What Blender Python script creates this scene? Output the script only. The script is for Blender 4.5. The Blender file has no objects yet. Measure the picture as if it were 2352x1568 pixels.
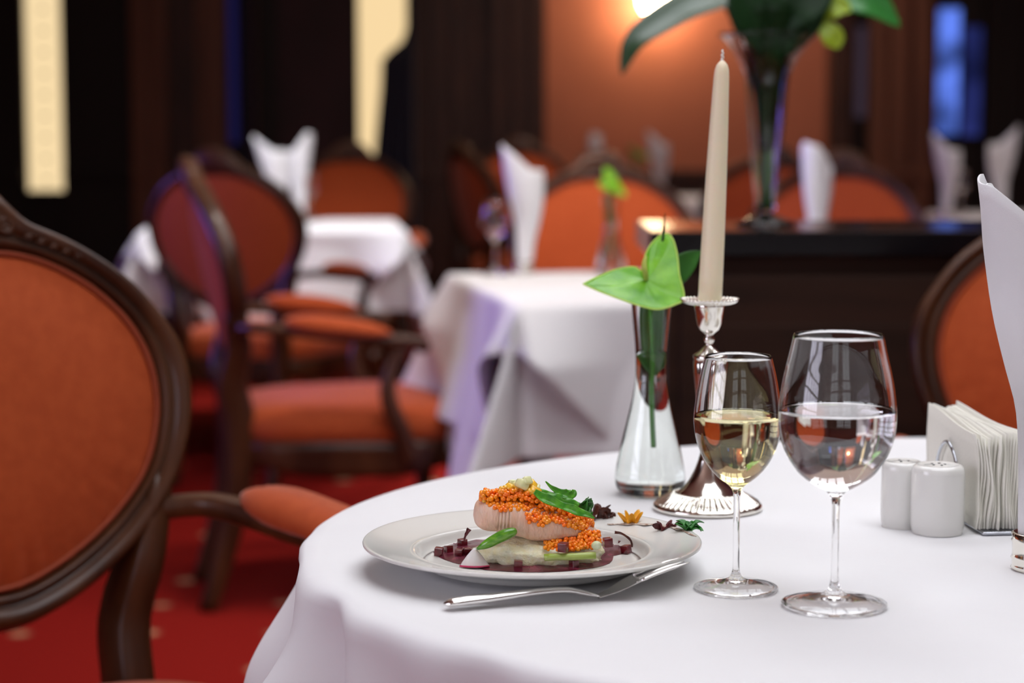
import bpy, bmesh, math, random
from mathutils import Vector, Matrix
random.seed(7)
PI=math.pi
C=bpy.context.scene.collection
sc=bpy.context.scene

# ------------------------------------------------------------------ camera maths
F=4800.0; Y0=280.0; H=1.11; CP=math.atan((784-Y0)/F); cp,sp=math.cos(CP),math.sin(CP)
def ray(px,py):
    a=(px-1176)/F; b=-(py-784)/F
    return (a, cp+b*sp, -sp+b*cp)
def W(px,py,z):
    d=ray(px,py); t=(z-H)/d[2]; return Vector((d[0]*t,d[1]*t,z))
def WD(px,py,Y):
    d=ray(px,py); t=Y/d[1]; return Vector((d[0]*t,Y,H+d[2]*t))
def S(Y,z=.8): return F/(Y*cp+(H-z)*sp)

# ------------------------------------------------------------------ materials
MATS={}
def nt(name):
    m=bpy.data.materials.new(name); m.use_nodes=True
    return m,m.node_tree,m.node_tree.nodes['Principled BSDF']
def mat(name,col,rough=.5,metal=0,spec=.5,col2=None,scale=40,stretch=(1,1,1),bump=0,bscale=None,coat=0,sheen=0,sss=0,trans=0,ior=1.45,detail=4,thr=(.35,.65)):
    if name in MATS: return MATS[name]
    m,t,b=nt(name)
    b.inputs['Base Color'].default_value=(*col,1); b.inputs['Roughness'].default_value=rough
    b.inputs['Metallic'].default_value=metal; b.inputs['Specular IOR Level'].default_value=spec
    b.inputs['IOR'].default_value=ior
    if coat: b.inputs['Coat Weight'].default_value=coat; b.inputs['Coat Roughness'].default_value=.12
    if sheen: b.inputs['Sheen Weight'].default_value=sheen; b.inputs['Sheen Roughness'].default_value=.4
    if sss: b.inputs['Subsurface Weight'].default_value=sss; b.inputs['Subsurface Radius'].default_value=(.006,.003,.0015); b.inputs['Subsurface Scale'].default_value=1
    if trans: b.inputs['Transmission Weight'].default_value=trans
    if col2 or bump:
        tc=t.nodes.new('ShaderNodeTexCoord'); mp=t.nodes.new('ShaderNodeMapping'); mp.inputs['Scale'].default_value=stretch
        t.links.new(tc.outputs['Object'],mp.inputs['Vector'])
        if col2:
            n=t.nodes.new('ShaderNodeTexNoise'); n.inputs['Scale'].default_value=scale; n.inputs['Detail'].default_value=detail
            r=t.nodes.new('ShaderNodeValToRGB'); r.color_ramp.elements[0].position=thr[0]; r.color_ramp.elements[1].position=thr[1]
            r.color_ramp.elements[0].color=(*col,1); r.color_ramp.elements[1].color=(*col2,1)
            t.links.new(mp.outputs[0],n.inputs['Vector']); t.links.new(n.outputs['Fac'],r.inputs['Fac']); t.links.new(r.outputs[0],b.inputs['Base Color'])
        if bump:
            n2=t.nodes.new('ShaderNodeTexNoise'); n2.inputs['Scale'].default_value=bscale or scale; n2.inputs['Detail'].default_value=3
            bp=t.nodes.new('ShaderNodeBump'); bp.inputs['Strength'].default_value=bump; bp.inputs['Distance'].default_value=.002
            t.links.new(mp.outputs[0],n2.inputs['Vector']); t.links.new(n2.outputs['Fac'],bp.inputs['Height']); t.links.new(bp.outputs[0],b.inputs['Normal'])
    MATS[name]=m; return m
def glassmat(name,col,ior=1.5,rough=0):
    if name in MATS: return MATS[name]
    m=bpy.data.materials.new(name); m.use_nodes=True; t=m.node_tree; t.nodes.clear()
    o=t.nodes.new('ShaderNodeOutputMaterial'); g=t.nodes.new('ShaderNodeBsdfGlass')
    g.inputs['Color'].default_value=(*col,1); g.inputs['IOR'].default_value=ior; g.inputs['Roughness'].default_value=rough
    t.links.new(g.outputs[0],o.inputs['Surface']); MATS[name]=m; return m
def emit(name,col,st):
    if name in MATS: return MATS[name]
    m=bpy.data.materials.new(name); m.use_nodes=True; t=m.node_tree; t.nodes.clear()
    o=t.nodes.new('ShaderNodeOutputMaterial'); g=t.nodes.new('ShaderNodeEmission')
    g.inputs['Color'].default_value=(*col,1); g.inputs['Strength'].default_value=st
    t.links.new(g.outputs[0],o.inputs['Surface']); MATS[name]=m; return m

wood=mat('walnut',(.034,.010,.004),.38,spec=.35,col2=(.085,.030,.011),scale=14,stretch=(1,1,.25),coat=.12,bump=.06,bscale=60)
wooddark=mat('dark_panel_wood',(.030,.010,.006),.45,col2=(.065,.023,.013),scale=9,stretch=(3,3,.3))
fabric=mat('orange_upholstery',(.45,.082,.021),.75,spec=.15,col2=(.40,.068,.017),scale=60,sheen=.25,bump=.25,bscale=700)
fabricpipe=mat('orange_piping',(.30,.05,.015),.7,bump=.3,bscale=900)
linen=mat('white_linen',(.80,.79,.80),.85,spec=.2,bump=.12,bscale=900,col2=(.76,.755,.77),scale=8)
porcelain=mat('porcelain',(.74,.735,.70),.12,spec=.55,coat=.3)
plateM=mat('plate_glaze',(.74,.735,.69),.10,spec=.5,coat=.2)
paper=mat('cream_paper',(.80,.78,.70),.9,bump=.2,bscale=300)
silver=mat('polished_silver',(.86,.83,.76),.14,metal=1)
steel=mat('cutlery_steel',(.84,.82,.79),.13,metal=1)
chrome=mat('chrome',(.55,.57,.62),.12,metal=1)
wax=mat('ivory_wax',(.86,.76,.55),.4,sss=.3,spec=.4)
glass=glassmat('clear_glass',(1,1,1),1.43)
vglass=glassmat('vase_glass',(.97,.985,.975),1.35)
waterM=glassmat('water',(1,1,1),1.33)
wineM=glassmat('white_wine',(.985,.955,.76),1.34)
blacktop=mat('black_stone_top',(.006,.005,.006),.16,spec=.3)
sidewood=mat('sideboard_wood',(.022,.010,.006),.6,spec=.2,col2=(.035,.015,.009),scale=9,stretch=(.4,1,3))
leafM=mat('leaf_green',(.018,.10,.010),.35,spec=.5,col2=(.03,.16,.012),scale=25)
leafdark=mat('dark_leaf',(.005,.022,.005),.4,spec=.25,col2=(.008,.038,.007),scale=12)
spathe=mat('lime_spathe',(.20,.52,.010),.32,spec=.3,col2=(.07,.30,.006),scale=34,coat=.12,sss=.08,bump=.35,bscale=90,thr=(.3,.7))
spathepale=mat('pale_green_edge',(.50,.72,.14),.4,spec=.3)
spadixM=mat('yellow_green_spadix',(.42,.48,.09),.6,bump=.4,bscale=600)
stemM=mat('green_stem',(.06,.26,.02),.4)

# ------------------------------------------------------------------ object helpers
def tagp(o,label=None,cat=None,group=None,kind=None):
    if label: o['label']=label
    if cat: o['category']=cat
    if group: o['group']=group
    if kind: o['kind']=kind
    return o
def root(name,label,cat,loc=(0,0,0),rz=0,group=None):
    o=bpy.data.objects.new(name,None); C.objects.link(o); o.empty_display_size=.05
    o.location=loc; o.rotation_euler=(0,0,rz); tagp(o,label,cat,group); return o
def obj(name,bm,m,parent=None,smooth=True,loc=None,solid=0,sub=0,autos=None):
    bmesh.ops.recalc_face_normals(bm,faces=bm.faces[:])
    me=bpy.data.meshes.new(name); bm.to_mesh(me); bm.free()
    for mm in (m if isinstance(m,(list,tuple)) else [m]): me.materials.append(mm)
    if smooth:
        for p in me.polygons: p.use_smooth=True
        if autos:
            try: me.set_sharp_from_angle(angle=math.radians(autos))
            except Exception: pass
    o=bpy.data.objects.new(name,me); C.objects.link(o)
    if parent: o.parent=parent
    if loc is not None: o.location=loc
    if solid:
        md=o.modifiers.new('s','SOLIDIFY'); md.thickness=solid; md.offset=0
    if sub:
        md=o.modifiers.new('u','SUBSURF'); md.levels=sub; md.render_levels=sub
    return o
def copy_tree(o,parent=None):
    c=o.copy(); C.objects.link(c)
    if parent: c.parent=parent
    for ch in list(o.children): copy_tree(ch,c)
    return c
def B(): return bmesh.new()
def box(bm,x0,x1,y0,y1,z0,z1,bev=0):
    r=bmesh.ops.create_cube(bm,size=1); vs=r['verts']
    for v in vs: v.co=Vector(((x0+x1)/2+v.co.x*(x1-x0),(y0+y1)/2+v.co.y*(y1-y0),(z0+z1)/2+v.co.z*(z1-z0)))
    if bev:
        es=list({e for v in vs for e in v.link_edges}); bmesh.ops.bevel(bm,geom=es,offset=bev,segments=2,affect='EDGES',profile=.6)
    return bm
def lathe(bm,prof,n=64,flute=None,a0=0,c=(0,0)):
    rings=[]
    for k,(r,z) in enumerate(prof):
        if r<1e-6: rings.append([bm.verts.new((c[0],c[1],z))]); continue
        ring=[]
        for i in range(n):
            a=a0+2*PI*i/n; rr,zz=r,z
            if flute: rr,zz=flute(k,a,r,z)
            ring.append(bm.verts.new((c[0]+rr*math.cos(a),c[1]+rr*math.sin(a),zz)))
        rings.append(ring)
    for A,Bq in zip(rings,rings[1:]):
        for i in range(n):
            j=(i+1)%n
            if len(A)==1 and len(Bq)==1: continue
            if len(A)==1: bm.faces.new((A[0],Bq[i],Bq[j]))
            elif len(Bq)==1: bm.faces.new((A[i],Bq[0],A[j]))
            else: bm.faces.new((A[i],Bq[i],Bq[j],A[j]))
    return bm
def tube(bm,pts,rad,n=10,sq=None,caps=True):
    """swept tube; rad list/float, sq=(ax,ay) cross-section aspect"""
    pts=[Vector(p) for p in pts]; N=len(pts)
    if not isinstance(rad,(list,tuple)): rad=[rad]*N
    up=None; rings=[]
    for i,p in enumerate(pts):
        t=(pts[min(i+1,N-1)]-pts[max(i-1,0)]).normalized()
        if up is None:
            up=Vector((0,0,1)) if abs(t.z)<.9 else Vector((1,0,0))
        up=(up-t*up.dot(t)).normalized(); sd=t.cross(up)
        ring=[]
        for k in range(n):
            a=2*PI*k/n; ca,sa=math.cos(a),math.sin(a)
            if sq:
                e=.5; ca=math.copysign(abs(ca)**e,ca)*sq[0]; sa=math.copysign(abs(sa)**e,sa)*sq[1]
            ring.append(bm.verts.new(p+(sd*ca+up*sa)*rad[i]))
        rings.append(ring)
    for A,Bq in zip(rings,rings[1:]):
        for k in range(n): bm.faces.new((A[k],A[(k+1)%n],Bq[(k+1)%n],Bq[k]))
    if caps: bm.faces.new(rings[0][::-1]); bm.faces.new(rings[-1])
    return bm
def smoothpath(P,m=8):
    P=[Vector(p) for p in P]; out=[]
    for i in range(len(P)-1):
        a,b,c,d=P[max(i-1,0)],P[i],P[i+1],P[min(i+2,len(P)-1)]
        for k in range(m):
            t=k/m; out.append(.5*((2*b)+(c-a)*t+(2*a-5*b+4*c-d)*t*t+(3*b-a-3*c+d)*t**3))
    out.append(P[-1]); return out
def interp(tab,x):
    if x<=tab[0][0]: return tab[0][1]
    for (a,b),(c,d) in zip(tab,tab[1:]):
        if x<=c:
            t=(x-a)/(c-a) if c>a else 0; return b+(d-b)*t
    return tab[-1][1]
def sinterp(tab,x):
    # smooth (catmull) interpolation
    n=len(tab)
    if x<=tab[0][0]: return tab[0][1]
    for i in range(n-1):
        if x<=tab[i+1][0]:
            x0,y0=tab[i]; x1,y1=tab[i+1]; h=x1-x0; t=(x-x0)/h
            def sl(j):
                if j<=0: return (tab[1][1]-tab[0][1])/(tab[1][0]-tab[0][0])
                if j>=n-1: return (tab[-1][1]-tab[-2][1])/(tab[-1][0]-tab[-2][0])
                return (tab[j+1][1]-tab[j-1][1])/(tab[j+1][0]-tab[j-1][0])
            m0,m1=sl(i)*h,sl(i+1)*h
            return (2*t**3-3*t*t+1)*y0+(t**3-2*t*t+t)*m0+(-2*t**3+3*t*t)*y1+(t**3-t*t)*m1
    return tab[-1][1]
def grid(bm,fn,nu,nv,closeu=False):
    V=[[bm.verts.new(fn(i/(nu if closeu else nu-1) if nu>1 else 0,j/(nv-1))) for j in range(nv)] for i in range(nu)]
    for i in range(nu if closeu else nu-1):
        for j in range(nv-1):
            a,b=V[i],V[(i+1)%nu]
            bm.faces.new((a[j],b[j],b[j+1],a[j+1]))
    return V
def ell(bm,c,r,n=16,m=10,fn=None):
    def f(u,v):
        th=v*PI; ph=u*2*PI; d=Vector((math.sin(th)*math.cos(ph),math.sin(th)*math.sin(ph),math.cos(th)))
        k=fn(d) if fn else 1
        return Vector((c[0]+r[0]*d.x*k,c[1]+r[1]*d.y*k,c[2]+r[2]*d.z*k))
    grid(bm,f,n,m,True); bmesh.ops.remove_doubles(bm,verts=bm.verts[:],dist=1e-6); return bm

# ================================================================== SETTING
carpet=None
def carpetmat():
    m,t,b=nt('red_carpet'); b.inputs['Roughness'].default_value=.95; b.inputs['Specular IOR Level'].default_value=.1
    
    tc=t.nodes.new('ShaderNodeTexCoord')
    vo=t.nodes.new('ShaderNodeTexVoronoi'); vo.inputs['Scale'].default_value=3.6; vo.inputs['Randomness'].default_value=.15
    t.links.new(tc.outputs['Object'],vo.inputs['Vector'])
    r=t.nodes.new('ShaderNodeValToRGB'); r.color_ramp.elements[0].position=.07; r.color_ramp.elements[1].position=.13
    r.color_ramp.elements[0].color=(.6,.36,.2,1); r.color_ramp.elements[1].color=(.30,.011,.007,1)
    t.links.new(vo.outputs['Distance'],r.inputs['Fac'])
    n=t.nodes.new('ShaderNodeTexNoise'); n.inputs['Scale'].default_value=180
    mx=t.nodes.new('ShaderNodeMix'); mx.data_type='RGBA'; mx.blend_type='MULTIPLY'; mx.inputs[0].default_value=.35
    t.links.new(tc.outputs['Object'],n.inputs['Vector']); t.links.new(r.outputs[0],mx.inputs[6]); t.links.new(n.outputs['Fac'],mx.inputs[7])
    t.links.new(mx.outputs[2],b.inputs['Base Color'])
    return m
XL,XR,YF,YB,ZC=-3.6,3.8,-2.6,11.5,3.1
def struct(name,bm,m,smooth=False,parent=None):
    o=obj(name,bm,m,parent,smooth=smooth)
    if not parent: o['kind']='structure'
    return o
struct('floor',box(B(),XL,XR,YF,YB,-.1,0),carpetmat())
ceilM=mat('ceiling_paint',(.55,.42,.32),.9)
struct('ceiling',box(B(),XL-.1,XR+.1,YF-.1,YB+.1,ZC,ZC+.1),ceilM)
struct('wall_left',box(B(),XL-.1,XL,YF,YB,0,ZC),mat('left_wall',(.10,.04,.025),.8))
struct('wall_right',box(B(),XR,XR+.1,YF,YB,0,ZC),mat('right_wall',(.16,.06,.035),.8))
struct('wall_front',box(B(),XL,XR,YF-.1,YF,0,ZC),mat('front_wall',(.20,.10,.06),.8))
salmon=mat('salmon_plaster',(.46,.155,.095),.75,spec=.3,col2=(.42,.14,.085),scale=3)
struct('wall_back',box(B(),XL-.1,XR+.1,YB,YB+.1,0,ZC),salmon)
def bx(px,Y=11.4): return (px-1176)/S(Y,1.2)
def bz(py,Y=11.4): return WD(1176,py,Y).z
# dark dado and rail along the back wall
bm=B(); box(bm,bx(1250),bx(1905),YB-.05,YB,0,.80); box(bm,bx(1250),bx(1905),YB-.09,YB,.80,.85,.008)
for i in range(4):
    x=bx(1262)+i*.38; box(bm,x,x+.34,YB-.065,YB-.045,.14,.72,.006)
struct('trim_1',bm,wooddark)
# panelled wood, one trim object per bay of the back wall
def bay(n,p0,p1,m,flutes=0,dep=.10,panels=True):
    bm=B(); x0,x1=bx(p0),bx(p1); box(bm,x0,x1,YB-dep,YB,0,ZC)
    w=x1-x0
    for i in range(flutes):
        xx=x0+w*(i+.5)/flutes; box(bm,xx-w/flutes*.28,xx+w/flutes*.28,YB-dep-.025,YB-dep+.01,.25,ZC,.008)
    if panels:
        box(bm,x0,x1,YB-dep-.03,YB,0,.16,.006); box(bm,x0,x1,YB-dep-.03,YB,.80,.86,.008)
    return struct('trim_%d'%n,bm,m)
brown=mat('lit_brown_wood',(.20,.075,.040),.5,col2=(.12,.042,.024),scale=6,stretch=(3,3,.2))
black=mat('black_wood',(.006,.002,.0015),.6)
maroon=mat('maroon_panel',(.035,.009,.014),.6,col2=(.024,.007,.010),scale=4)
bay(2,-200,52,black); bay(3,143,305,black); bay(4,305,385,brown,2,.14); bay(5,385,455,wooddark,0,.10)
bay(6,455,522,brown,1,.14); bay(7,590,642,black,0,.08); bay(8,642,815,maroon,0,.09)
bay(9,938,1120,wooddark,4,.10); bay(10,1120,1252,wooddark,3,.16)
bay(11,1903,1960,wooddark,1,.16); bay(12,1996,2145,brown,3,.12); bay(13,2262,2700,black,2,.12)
# windows and one added glow strip in the back wall (real openings are shallow lit glazing with bars)
def vary(m,sc_=6):
    t=m.node_tree; e=[n for n in t.nodes if n.type=='EMISSION'][0]; st=e.inputs['Strength'].default_value
    n=t.nodes.new('ShaderNodeTexNoise'); n.inputs['Scale'].default_value=sc_; n.inputs['Detail'].default_value=2
    tc=t.nodes.new('ShaderNodeTexCoord'); r=t.nodes.new('ShaderNodeMapRange'); r.inputs[1].default_value=.35; r.inputs[2].default_value=.65; r.inputs[3].default_value=st*.35; r.inputs[4].default_value=st*1.25
    t.links.new(tc.outputs['Object'],n.inputs['Vector']); t.links.new(n.outputs['Fac'],r.inputs[0]); t.links.new(r.outputs[0],e.inputs['Strength'])
def window(n,p0,p1,ytop,ybot,col,st,bars,barw=.006,frame=.02,vb=0):
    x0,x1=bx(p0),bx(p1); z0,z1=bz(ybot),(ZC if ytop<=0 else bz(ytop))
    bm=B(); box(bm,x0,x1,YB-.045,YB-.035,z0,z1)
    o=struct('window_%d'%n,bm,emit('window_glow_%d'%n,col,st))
    f=B(); box(f,x0-frame,x0,YB-.09,YB,z0-frame,z1); box(f,x1,x1+frame,YB-.09,YB,z0-frame,z1); box(f,x0,x1,YB-.09,YB,z0-frame,z0)
    box(f,x0-frame,x1+frame,YB-.06,YB,0,z0-frame)
    if ytop>0: box(f,x0-frame,x1+frame,YB-.09,YB,z1,ZC)
    struct('window_frame',f,black,parent=o)
    if bars:
        g=B(); k=0; z=z0+bars*.5
        while z<min(z1,2.6):
            box(g,(x0+x1)/2-.016,(x0+x1)/2+.016,YB-.06,YB-.05,z-barw,z+barw); z+=bars
        struct('window_bars',g,mat('bronze_bar',(.35,.27,.16),.5),parent=o)
    return o
window(1,57,141,0,438,(1.0,.76,.43),.95,.115)
window(2,822,934,0,368,(1.0,.74,.40),.95,0)
window(3,524,550,0,330,(.10,.09,.55),.09,0,frame=.01)  # dim violet glow strip standing in for a blue reflection, no real window
window(4,2152,2206,18,308,(.14,.26,1.0),.85,0,frame=.006); vary(MATS['window_glow_4'])
window(5,2210,2256,60,312,(.09,.12,.62),.22,0,frame=.004); vary(MATS['window_glow_5'],5)
window(6,1962,1992,60,270,(.30,.20,.30),.12,0,frame=.008)

# curtains near window_2 (dark navy, tied back) and violet drape beside the violet glow strip
def curtain(name,label,p0,p1,fn,m,Y,z0,z1,folds=6):
    bm=B()
    def f(u,v):
        z=z0+(z1-z0)*v; a,b=fn(z); x=a+(b-a)*u
        return Vector((x,Y+.025*math.sin(u*folds*2*PI),z))
    grid(bm,f,folds*8+1,60); o=obj(name,bm,m,solid=.004); tagp(o,label,'curtain'); return o
navy=mat('navy_velvet',(.006,.008,.035),.8,sheen=.3)
def cf(z):
    t=interp([(.6,.0),(.9,.02),(1.2,.6),(1.45,1.0),(1.55,1.3),(1.8,.9),(3.0,.7)],z)
    return (bx(interp([(0,848),(.9,862),(1.3,879),(1.46,882),(1.50,912),(1.54,930),(1.62,940),(2.9,940)],z)), bx(956))
curtain('curtain','dark navy drape hanging in front of the right lit window',0,0,cf,navy,YB-.25,.02,2.9,4)
violet=mat('violet_drape',(.012,.006,.035),.8,sheen=.2)
curtain('curtain','deep violet drape by the back wall between brown pilaster and black panel',0,0,lambda z:(bx(553),bx(592)),violet,YB-.22,.02,2.9,3)

# wall lamp on the salmon wall
lx=WD(1503,-2,11.32)
lamp=root('wall_lamp','glowing warm globe wall lamp on the salmon wall, top edge of the photo','lamp',(lx.x,YB,lx.z))
obj('lamp_shade',ell(B(),(0,-.16,0),(.075,.075,.085)),emit('lamp_glow',(1.0,.74,.42),60),lamp)
bm=B(); tube(bm,smoothpath([(0,0,.12),(0,-.08,.16),(0,-.16,.14),(0,-.16,.08)]),.008,8); obj('lamp_arm',bm,silver,lamp)
bm=B(); lathe(bm,[(0,0),(.045,0),(.05,.01),(.03,.02),(0,.022)],24); bmesh.ops.rotate(bm,verts=bm.verts,cent=(0,0,0),matrix=Matrix.Rotation(PI/2,3,'X')); bmesh.ops.translate(bm,verts=bm.verts,vec=(0,0,.12)); obj('wall_plate',bm,silver,lamp)

# front-wall windows and a lattice roof light (behind and above the camera)
def lattice(name,x0,x1,c0,c1,plane,nx,ny,st,col=(.93,.95,1.0)):
    bm=B(); f=B(); bw=.035
    if plane=='left':
        box(bm,XL,XL+.01,x0,x1,c0,c1)
        for i in range(nx+1):
            y=x0+(x1-x0)*i/nx; box(f,XL,XL+.07,y-bw,y+bw,c0,c1)
        for j in range(ny+1):
            z=c0+(c1-c0)*j/ny; box(f,XL,XL+.06,x0,x1,z-bw,z+bw)
    elif plane=='wall':
        box(bm,x0,x1,YF,YF+.01,c0,c1)
        for i in range(nx+1):
            x=x0+(x1-x0)*i/nx; box(f,x-bw,x+bw,YF,YF+.07,c0,c1)
        for j in range(ny+1):
            z=c0+(c1-c0)*j/ny; box(f,x0,x1,YF,YF+.06,z-bw,z+bw)
    else:
        box(bm,x0,x1,c0,c1,ZC-.01,ZC)
        for i in range(nx+1):
            x=x0+(x1-x0)*i/nx; box(f,x-bw,x+bw,c0,c1,ZC-.07,ZC)
        for j in range(ny+1):
            y=c0+(c1-c0)*j/ny; box(f,x0,x1,y-bw,y+bw,ZC-.06,ZC)
    o=struct(name,bm,emit('daylight_%s'%name,col,st)); struct('window_bars',f,mat('white_frame',(.6,.58,.55),.5),parent=o); return o
lattice('window_7',-1.5,-.35,1.0,2.6,'wall',2,4,1.3)
lattice('window_8',.35,1.5,1.0,2.6,'wall',2,4,1.3)
lattice('window_9',-.7,1.9,2.7,4.3,'roof',5,3,5.2)
lattice('window_11',-1.7,.9,.6,2.6,'left',5,4,6.3,(.86,.83,1.0))  # added glowing lattice that lights the hanging cloth; no window known here
lattice('window_10',-.4,1.7,.5,2.2,'roof',4,3,6.0)

def area(name,loc,rot,size,power,col,sy=None,spread=None):
    l=bpy.data.lights.new(name,'AREA'); l.energy=power; l.color=col; l.shape='RECTANGLE'; l.size=size; l.size_y=sy or size
    if spread: l.spread=math.radians(spread)
    o=bpy.data.objects.new(name,l); C.objects.link(o); o.location=loc; o.rotation_euler=rot; return o
def spot(name,loc,target,power,col,ang=60,rad=.08,blend=.6):
    l=bpy.data.lights.new(name,'SPOT'); l.energy=power; l.color=col; l.spot_size=math.radians(ang); l.spot_blend=blend; l.shadow_soft_size=rad
    o=bpy.data.objects.new(name,l); C.objects.link(o); o.location=loc
    o.rotation_euler=(Vector(target)-Vector(loc)).to_track_quat('-Z','Y').to_euler(); return o
spot('downlight_mid',(.30,4.35,3.0),(.3,4.9,.8),50,(1,.90,.80),58,.12)
spot('downlight_chair',(-.35,4.2,3.0),(-.45,4.75,.45),70,(1,.88,.78),46,.12)
spot('chair_back_fill',(.1,3.7,2.95),(.22,5.62,.85),170,(1,.88,.78),24,.08)  # added narrow spot that brightens the orange chair behind the middle table
spot('downlight_left',(-.9,6.6,3.0),(-.75,7.2,.75),300,(.97,.97,1),50,.12)
spot('downlight_right',(1.9,7.2,3.0),(1.9,7.9,.75),60,(1,.92,.88),60,.12)
spot('downlight_far',(.55,9.2,3.0),(.5,9.9,.8),55,(1,.92,.90),60,.12)
spot('downlight_sideboard',(.5,3.0,3.0),(.45,3.4,.95),8,(1,.9,.8),40,.1)
area('blue_stage_light',(XL+.15,5.4,1.25),(0,-PI/2-.04,0),.7,14,(.28,.18,1.0),2.6,60)
area('room_warm',(.3,6.6,3.05),(0,0,0),4.5,26,(1,.78,.64),6)
spot('salmon_wall_fill',(1.0,10.3,3.0),(1.0,11.5,1.4),55,(1,.82,.66),100,.1)  # added spot that brightens the salmon wall around the globe lamp

# ================================================================== CHAIRS
OUT=[(0,1.035),(.027,1.031),(.054,1.020),(.072,1.0),(.086,.985),(.113,.972),(.161,.946),(.204,.912),(.231,.878),(.252,.844),(.261,.81),(.259,.762),(.247,.719),(.225,.675),(.188,.627),(.134,.583),(.08,.554),(.027,.538),(0,.536)]
INN=[(0,.952),(.027,.951),(.08,.946),(.134,.924),(.172,.897),(.204,.859),(.22,.82),(.224,.78),(.217,.738),(.199,.695),(.166,.656),(.123,.622),(.08,.598),(.027,.580),(0,.578)]
def polar(tab,zc=.77):
    t=sorted((math.atan2(v,z-zc),math.hypot(v,z-zc)) for v,z in tab)   # angle from up
    return t
PO,PI_=polar(OUT),polar(INN)
NA=128
def rad(tab,a):
    a=(a+PI)%(2*PI)-PI; return sinterp(tab,abs(a))
RAKE=math.radians(12)
def backpt(v,z,dx):
    """point of the raked, slightly dished back: v lateral, z height, dx forward offset"""
    x=-.235-(z-.48)*math.tan(RAKE)+.55*v*v
    return Vector((x+dx*math.cos(RAKE),v,z+dx*math.sin(RAKE)))
def make_chair(label,grp):
    r=root('armchair',label,'chair',group=grp)
    # frame
    bm=B(); prof=[(0,.004),(.10,.016),(.2,.020),(.3,.010),(.42,.018),(.62,.026),(.82,.024),(.93,.012),(1,-.002),(.95,-.016),(.6,-.024),(.2,-.020),(0,-.010)]
    def ff(u,v):
        a=u*2*PI; k=v*(len(prof)-1); i=min(int(round(k)),len(prof)-1); s,dx=prof[i]
        R=rad(PI_,a)*(1-s)+rad(PO,a)*s
        return backpt(R*math.sin(a),.77+R*math.cos(a),dx)
    grid(bm,ff,NA,len(prof),True)
    fr=obj('back_frame',bm,wood,r)
    # carved crest scrolls
    bm=B()
    for s in (-1,1):
        for c0,rr,th in (((.022*s),.014,.0045),((.058*s),.012,.004)):
            pts=[]
            for k in range(26):
                t=k/25; a=PI/2+s*t*3.6*PI*.9; q=rr*(1-.75*t)
                zc=.993 if abs(c0)<.04 else .977
                pts.append(backpt(c0+q*math.cos(a),zc+q*math.sin(a),.020))
            tube(bm,pts,th,6)
        for k in range(5):
            ell(bm,backpt(.085*s+.014*s*k,.962-.006*k,.020),(.005,.008-.001*k,.004),8,6)
    ell(bm,backpt(0,.978,.022),(.006,.008,.014),8,6)
    obj('carved_crest',bm,wood,fr)
    # upholstery front/back
    bm=B()
    def fab(sign,h0):
        def f(u,v):
            a=u*2*PI; R=(rad(PI_,a)+.002)*v
            h=h0+ (.034 if sign>0 else .012)*(1-v**3.0)
            w=0
            if sign>0 and v>.55: w=.0012*math.sin(a*46+3*math.sin(a*5))*(v-.55)/.45*max(0,-math.cos(a)+.2)*1.6
            return backpt(R*math.sin(a),.77+R*math.cos(a),sign*(h+w))
        return f
    grid(bm,fab(1,.004),NA,14,True); grid(bm,fab(-1,.012),NA,8,True)
    bmesh.ops.remove_doubles(bm,verts=bm.verts[:],dist=1e-5)
    bk=obj('back_cushion',bm,fabric,r)
    bm=B(); pts=[]
    for k in range(NA+1):
        a=k/NA*2*PI; R=rad(PI_,a)-.004; pts.append(backpt(R*math.sin(a),.77+R*math.cos(a),.010))
    tube(bm,pts,.0036,6,caps=False); obj('piping',bm,fabricpipe,bk)
    # seat
    def sq(a,e): return math.copysign(abs(a)**e,a)
    def seatout(u,grow=0):
        a=u*2*PI; x=.255*sq(math.cos(a),.5); v=.262*sq(math.sin(a),.5)
        v*=1+.13*(x/.255); return x*(1+grow/.25)+.005,v*(1+grow/.25)
    bm=B(); zp=[(-.012,.390),(.0,.400),(.004,.425),(-.004,.450),(-.03,.467),(-.08,.477),(-.15,.483),(-.245,.485)]
    def fs(u,v):
        i=int(round(v*(len(zp)-1))); g,z=zp[i]; x,y=seatout(u,g); return Vector((x,y,z))
    V=grid(bm,fs,72,len(zp),True); obj('seat',bm,fabric,r)
    bm=B(); zp2=[(-.03,.325),(-.004,.325),(.002,.335),(-.002,.355),(.004,.375),(.002,.393),(-.02,.398)]
    def fr2(u,v):
        i=int(round(v*(len(zp2)-1))); g,z=zp2[i]; x,y=seatout(u,g); return Vector((x,y,z-(.012*math.cos(u*8*PI) if i<2 else 0)))
    grid(bm,fr2,72,len(zp2),True); obj('seat_rail',bm,wood,r)
    for s in (-1,1):
        # rear leg runs up into the side of the oval
        P=[backpt(.215*s,.69,-.006),backpt(.190*s,.61,-.006),(-.262,.170*s,.52),(-.245,.165*s,.42),(-.262,.165*s,.22),(-.325,.165*s,0)]
        bm=B(); tube(bm,smoothpath(P,6),[.016,.018,.02,.021,.022,.023,.024,.025,.026,.026,.027,.027,.028,.028,.028,.028,.028,.028,.028,.027,.026,.025,.024,.023,.022,.021,.020,.019,.018,.017,.017][:31],12,sq=(.85,1.25))
        obj('leg',bm,wood,r)
        P=[(.225,.262*s,.37),(.245,.272*s,.31),(.238,.266*s,.2),(.230,.262*s,.06),(.244,.268*s,0)]
        bm=B(); tube(bm,smoothpath(P,6),[.036-.0010*k if k<14 else .022-.0006*(k-14) for k in range(25)],12,sq=(.85,.85)); obj('leg',bm,wood,r)
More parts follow.
